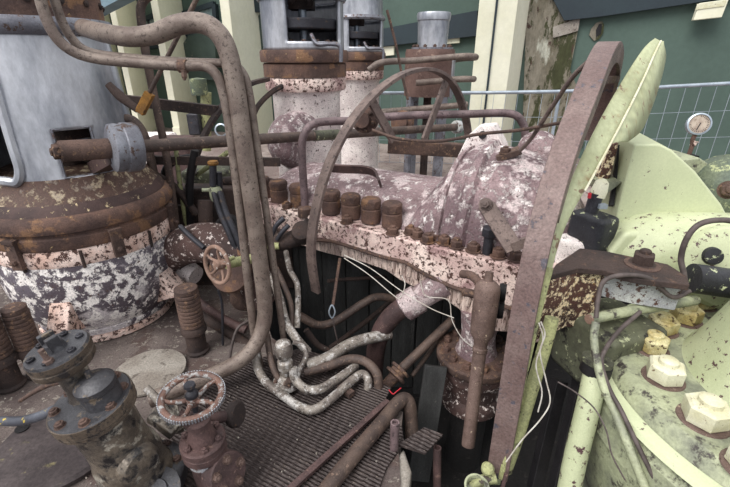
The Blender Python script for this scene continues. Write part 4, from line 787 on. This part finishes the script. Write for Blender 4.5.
obj('body', MB().cyl(at(591, 212, Y=1.85), at(597, 193, Y=1.85), .03), 'dark_steel', t); obj('white_cap', MB().lathe([(0, 0), (.033, 0), (.035, .03), (.028, .07), (.012, .085), (0, .087)], at(597, 197, Y=1.85), (.18, .1, 1), 24), 'nut_white', t); obj('terminal', MB().bar(at(598, 206, Y=1.82), at(606, 206, Y=1.82), .03, .02), 'galv', t); obj('red_tab', MB().bar(at(589, 198, Y=1.82), at(590, 193, Y=1.82), .012, .01), 'red', t)
tag(obj('dark_casting', MB().box(at(590, 238, Y=2.0), .14, .2, .28, (V((.9, .4, 0)).normalized(), V((-.4, .9, 0)).normalized(), Z)), 'black_patch', bevel=.03), 'dark chipped casting between olive guard and pale green cover', 'casting')
t = thing('green_housing', 'pale green chipped rounded housing below slanted cover at right', 'housing', at(680, 300, Y=1.8))
def tube_x(pts, rs): return MB().tube(pts, rs, 32, 0)
ha, hb2 = at(655, 250, Y=1.95), at(800, 258, Y=1.75); hd = (hb2 - ha).normalized()
obj('shell', MB().lathe([(0, -.27), (.06, -.265), (.12, -.24), (.165, -.19), (.19, -.12), (.2, -.04), (.2, .9), (0, .9)], ha, hd, 56), 'green_chip', t)
obj('skirt', MB().prism([at(u, v, Y=1.86) for u, v in ((606, 256), (626, 232), (740, 232), (740, 300), (640, 290))], (.1, .3, 0)), 'green_pale', t, bevel=.03)
bc_ = at(730, 268, Y=1.66); bx = V((-.25, -.9, .35)).normalized()
obj('boss', MB().lathe([(0, -.12), (.19, -.12), (.19, -.02), (.175, 0), (.12, .008), (0, .012)], bc_, bx, 48), 'green_chip', t)
obj('black_boss', MB().cyl(at(692, 278, Y=1.55), at(790, 292, Y=1.5), .062), 'black_patch', t, 'black flaking lower drum'); obj('boss_centre', MB().lathe([(0, 0), (.04, 0), (.035, .02), (0, .025)], at(712, 256, Y=1.63), bx, 24), 'black_patch', t)
pipe('looped_cable', 'grey cable looping round the boss of pale green housing', pth((764, 286, 1.55), (768, 262, 1.52), (758, 236, 1.5), (740, 224, 1.5), (722, 220, 1.5), (700, 224, 1.5), (687, 238, 1.5), (681, 258, 1.5), (684, 275, 1.48), (684, 290, 1.46), (676, 298, 1.42)), .011, 'wire_dark', 'cable')
# bracket block
t = thing('clamp_block', 'brown topped clamp block with large rusty nut above green nuts', 'bracket', at(600, 320, Z=.72))
topz = .93
tp_ = [(548, 276), (556, 264), (580, 248), (606, 251), (668, 264), (687, 276), (690, 285), (640, 279), (602, 270), (578, 268)]
def ext_block(pp, z, h): return MB().prism([at(u, v, Z=z) for u, v in pp], Z * -h)
obj('top_plate', ext_block(tp_, topz, .025), 'rust_dark', t, bevel=.004)
obj('arm', ext_block([(560, 270), (582, 253), (606, 255), (666, 267), (685, 281), (684, 284), (640, 278), (604, 270), (580, 269)], topz - .024, .12), 'grey_flake', t, bevel=.004)
obj('end_block', ext_block([(536, 287), (549, 270), (580, 250), (602, 256), (606, 271), (578, 272)], topz - .023, .27), 'rust_block', t, bevel=.006)
obj('clamp_nut', MB().nut(at(642, 264, Z=topz), Z, .07, .05, .2), 'rust_dark', t); obj('clamp_washer', MB().lathe([(0, 0), (.065, 0), (.065, .004), (0, .005)], at(642, 265, Z=topz), Z, 28), 'rust', t)
pipe('looped_cable', 'dark cable bent over front of brown clamp block', pz((690, 291, .88), (672, 297, .86), (650, 279, .93), (630, 275, .94), (612, 277, .93), (602, 284, .9), (598, 300, .84), (596, 318, .78)), .009, 'wire_dark', 'cable')
pipe('conduit', 'pale green cut conduit with orange rusty end below brown clamp block', pz((590, 319, .76), (610, 315, .76), (640, 309, .76), (672, 304, .76), (696, 300, .76)), .021, 'green_dirty', sm=3)
tag(obj('conduit_end', MB().cyl(at(588.5, 319.4, Z=.76), at(590.5, 318.9, Z=.76), .0195), 'orange_rust'), 'orange rusty cut face of pale green conduit', 'conduit')
tag(obj('green_casing', MB().box(at(605, 345, Y=1.5), .3, .3, .3, (V((.95, .3, 0)).normalized(), V((-.3, .95, 0)).normalized(), Z)), 'green_dark', bevel=.03), 'dirty green casing block, coloured darker for shade, below brown clamp block behind thin conduit', 'casing')
# domed flange
DCN = V((1.60, 1.15, 0)); t = thing('domed_flange', 'big pale green domed flange ringed with large nuts at lower right', 'flange', DCN + Z * -.9)
obj('ring', MB().lathe([(0, .40), (.72, .40), (.71, .5), (.68, .53), (.66, .545), (.645, .60), (.62, .62), (.40, .62), (0, .62)], DCN, Z, 96), 'green_dirty', t)
obj('dome', MB().lathe([(0, .61), (.40, .61), (.385, .63), (.355, .70), (.31, .84), (.275, .96), (.26, 1.02), (0, 1.04)], DCN, Z, 72), 'green_chip', t)
obj('skirt', MB().lathe([(0, -.9), (.6, -.9), (.62, -.2), (.66, .1), (.70, .3), (.71, .42), (0, .42)], DCN, Z, 72), 'green_dirty', t)
obj('lip', MB().lathe([(.66, .53), (.70, .535), (.715, .55), (.705, .565), (.66, .57)], DCN, Z, 96), 'green_pale', t)
for u, v, m_, af in ((703, 420, 'nut_white', .115), (663, 378, 'nut_white', .108), (651, 349, 'nut_yellow', .1), (637, 333, 'nut_yellow', .055), (661, 330, 'nut_yellow', .1), (684, 320, 'nut_yellow', .108), (700, 305, 'nut_yellow', .1), (752, 470, 'nut_white', .115)):
    p = at(u, v, Z=.62); obj('ring_nut', MB().nut(p, Z, af, af * .62, u * .37, False), m_, t); obj('nut_washer', MB().lathe([(0, -.001), (af * .66, -.001), (af * .64, .004), (0, .004)], p, Z, 24), 'tan_rust', t)
# pipes and columns lower right
pipe('conduit', 'pale thin conduit curving down along rim of domed flange', pth((596, 322, 1.28), (594, 338, 1.25), (597, 362, 1.2), (604, 388, 1.14), (616, 415, 1.08), (628, 445, 1.0), (650, 500, .9)), .014, 'green_dirty')
pipe('conduit', 'dark cable beside pale conduit along domed flange', pth((640, 312, 1.35), (618, 332, 1.28), (604, 352, 1.22), (602, 366, 1.19), (610, 390, 1.13), (622, 412, 1.07), (640, 450, .98), (668, 505, .88)), .008, 'wire_dark', 'cable')
t = thing('green_column', 'pale green pipe column with black clamp at bottom right', 'pipe', at(574, 500, Y=1.05)); pts = pth((566, 505, 1.1), (575, 460, 1.14), (585, 420, 1.18), (592, 390, 1.22), (597, 362, 1.27))
obj('pipe_run', MB().tube(pts, .042, 20, 4), 'green_chip', t); obj('clamp_ring', MB().lathe([(.04, -.02), (.054, -.02), (.054, .02), (.04, .02)], at(596, 368, Y=1.26), (.1, .1, 1), 28), 'black_steel', t); obj('top_flange', MB().lathe([(0, -.015), (.055, -.015), (.055, .015), (0, .015)], pts[-1], (.1, .1, 1), 28), 'green_dark', t)
pipe('green_pipe', 'olive green thin pipe standing right of olive guard foot', pth((506, 470, 1.25), (518, 435, 1.26), (530, 395, 1.28), (545, 345, 1.32), (552, 318, 1.34)), .026, 'yellow_green')
for lab, a, b in (('black steel girder leaning between green pipe and column', (556, 490, 1.3), (586, 360, 1.55)), ('dark narrow girder behind grey wires', (534, 490, 1.4), (560, 380, 1.6))):
    tag(obj('steel_girder', MB().bar(at(*a[:2], Y=a[2]), at(*b[:2], Y=b[2]), .06, .05, (0, 1, .2)), 'black_steel', bevel=.004), lab, 'girder')
t = thing('green_fitting', 'yellow-green small fittings at foot of broad hoop', 'fitting', at(482, 480, Y=1.18)); obj('tee', MB().tube(pth((470, 486, 1.18), (484, 480, 1.18), (496, 478, 1.18)), .022, 12, 3), 'yellow_green', t); obj('cap', MB().lathe([(0, 0), (.024, 0), (.026, .02), (.018, .03), (0, .03)], at(487, 470, Y=1.18), (0, -.3, 1), 18), 'yellow_green', t); obj('cup', MB().lathe([(0, 0), (.04, 0), (.05, .05), (.042, .05), (.036, .01), (0, .01)], at(475, 492, Y=1.15), (0, -.2, 1), 24), 'green_dirty', t)
tag(obj('red_stub', MB().cyl(at(502, 490, Y=1.16), at(506, 474, Y=1.17), .008), 'maroon'), 'short dark red tube at foot of olive guard', 'tube')
# gauge
gc = at(699, 124, Y=2.9); gx = V((-.3, -.9, .25)).normalized(); t = thing('pressure_gauge', 'small round white-faced pressure gauge on rusty stem', 'gauge', at(688, 156, Y=2.9))
obj('case', MB().lathe([(0, -.045), (.066, -.045), (.07, -.03), (.072, .008), (.062, .012), (.06, .002), (0, .002)], gc, gx, 36), 'galv', t)
obj('dial_face', MB().lathe([(0, .0), (.06, 0), (.06, .004), (0, .004)], gc, gx, 36), 'dial', t)
px_ = gx.orthogonal().normalized(); py_ = gx.cross(px_); obj('needle', MB().bar(gc + gx * .006 - px_ * .01, gc + gx * .006 + px_ * .035 + py_ * .02, .005, .002, gx), 'black_steel', t)
tk = MB()
for k in range(22):
    a = math.radians(-130 + k * 12.4); d = py_ * math.cos(a) + px_ * math.sin(a); tk.bar(gc + gx * .005 + d * .045, gc + gx * .005 + d * .055, .003, .001, gx)
obj('dial_ticks', tk, 'black_steel', t, flat=True)
obj('stem', MB().tube([gc - Z * .06, gc + V((-.01, 0, -.1)), at(692, 146, Y=2.9), at(688, 157, Y=2.9)], .014, 10, 4), 'rust_flange', t); obj('union_nut', MB().nut(at(695, 141, Y=2.9), (-.2, 0, -1), .035, .035), 'cream_rust', t); obj('foot', MB().box(at(688, 157, Y=2.9), .1, .07, .03), 'black_steel', t)
c = at(722, 180, Y=2.45); tag(obj('dark_cone', MB().lathe([(0, -.35), (.30, -.35), (.26, -.1), (.17, .12), (.1, .18), (0, .2)], c + V((.1, .1, -.08)), (-.3, -.2, .9), 40), 'dark_green'), 'dark green scratched cone cover at right edge beneath gauge', 'cover')
tag(obj('cone_bolt', MB().nut(at(728, 190, Y=2.2), (-.5, -.8, .3), .07, .05), 'rust'), 'rusty bolt poking out at right edge beside dark cone', 'bolt')
tag(obj('ledge', MB().prism([at(u, v, Y=2.55) for u, v in ((668, 162), (700, 158), (712, 166), (700, 200), (680, 190))], (0, .3, 0)), 'green_dirty', bevel=.01), 'dirty green ledge behind slanted cover holding gauge', 'ledge')
sc = bpy.context.scene
w = bpy.data.worlds.new('world'); sc.world = w; w.use_nodes = True
nt = w.node_tree; bg = nt.nodes['Background']
tc = nt.nodes.new('ShaderNodeTexCoord'); sx = nt.nodes.new('ShaderNodeSeparateXYZ'); nt.links.new(tc.outputs['Generated'], sx.inputs[0])
cr = nt.nodes.new('ShaderNodeValToRGB'); mr = nt.nodes.new('ShaderNodeMapRange'); mr.inputs[1].default_value = -1; nt.links.new(sx.outputs[2], mr.inputs[0]); nt.links.new(mr.outputs[0], cr.inputs[0])
e = cr.color_ramp.elements; e[0].position = .3; e[0].color = (.12, .12, .13, 1); e[1].position = .95; e[1].color = (1, 1, 1, 1)
k = e.new(.5); k.color = (.42, .43, .46, 1)
k = e.new(.68); k.color = (.82, .84, .88, 1)
nt.links.new(cr.outputs[0], bg.inputs[0]); bg.inputs[1].default_value = 1.2
sd_ = bpy.data.lights.new('daylight', 'SUN'); sd_.energy = 2.4; sd_.angle = math.radians(35); sd_.color = (1, .97, .93)
so = bpy.data.objects.new('daylight', sd_); COL.objects.link(so); so.rotation_euler = (math.radians(28), math.radians(-32), 0)
vs = sc.view_settings; vs.view_transform = 'Standard'; vs.look = 'None'; vs.gamma = 1; vs.use_curve_mapping = False; vs.exposure = .3
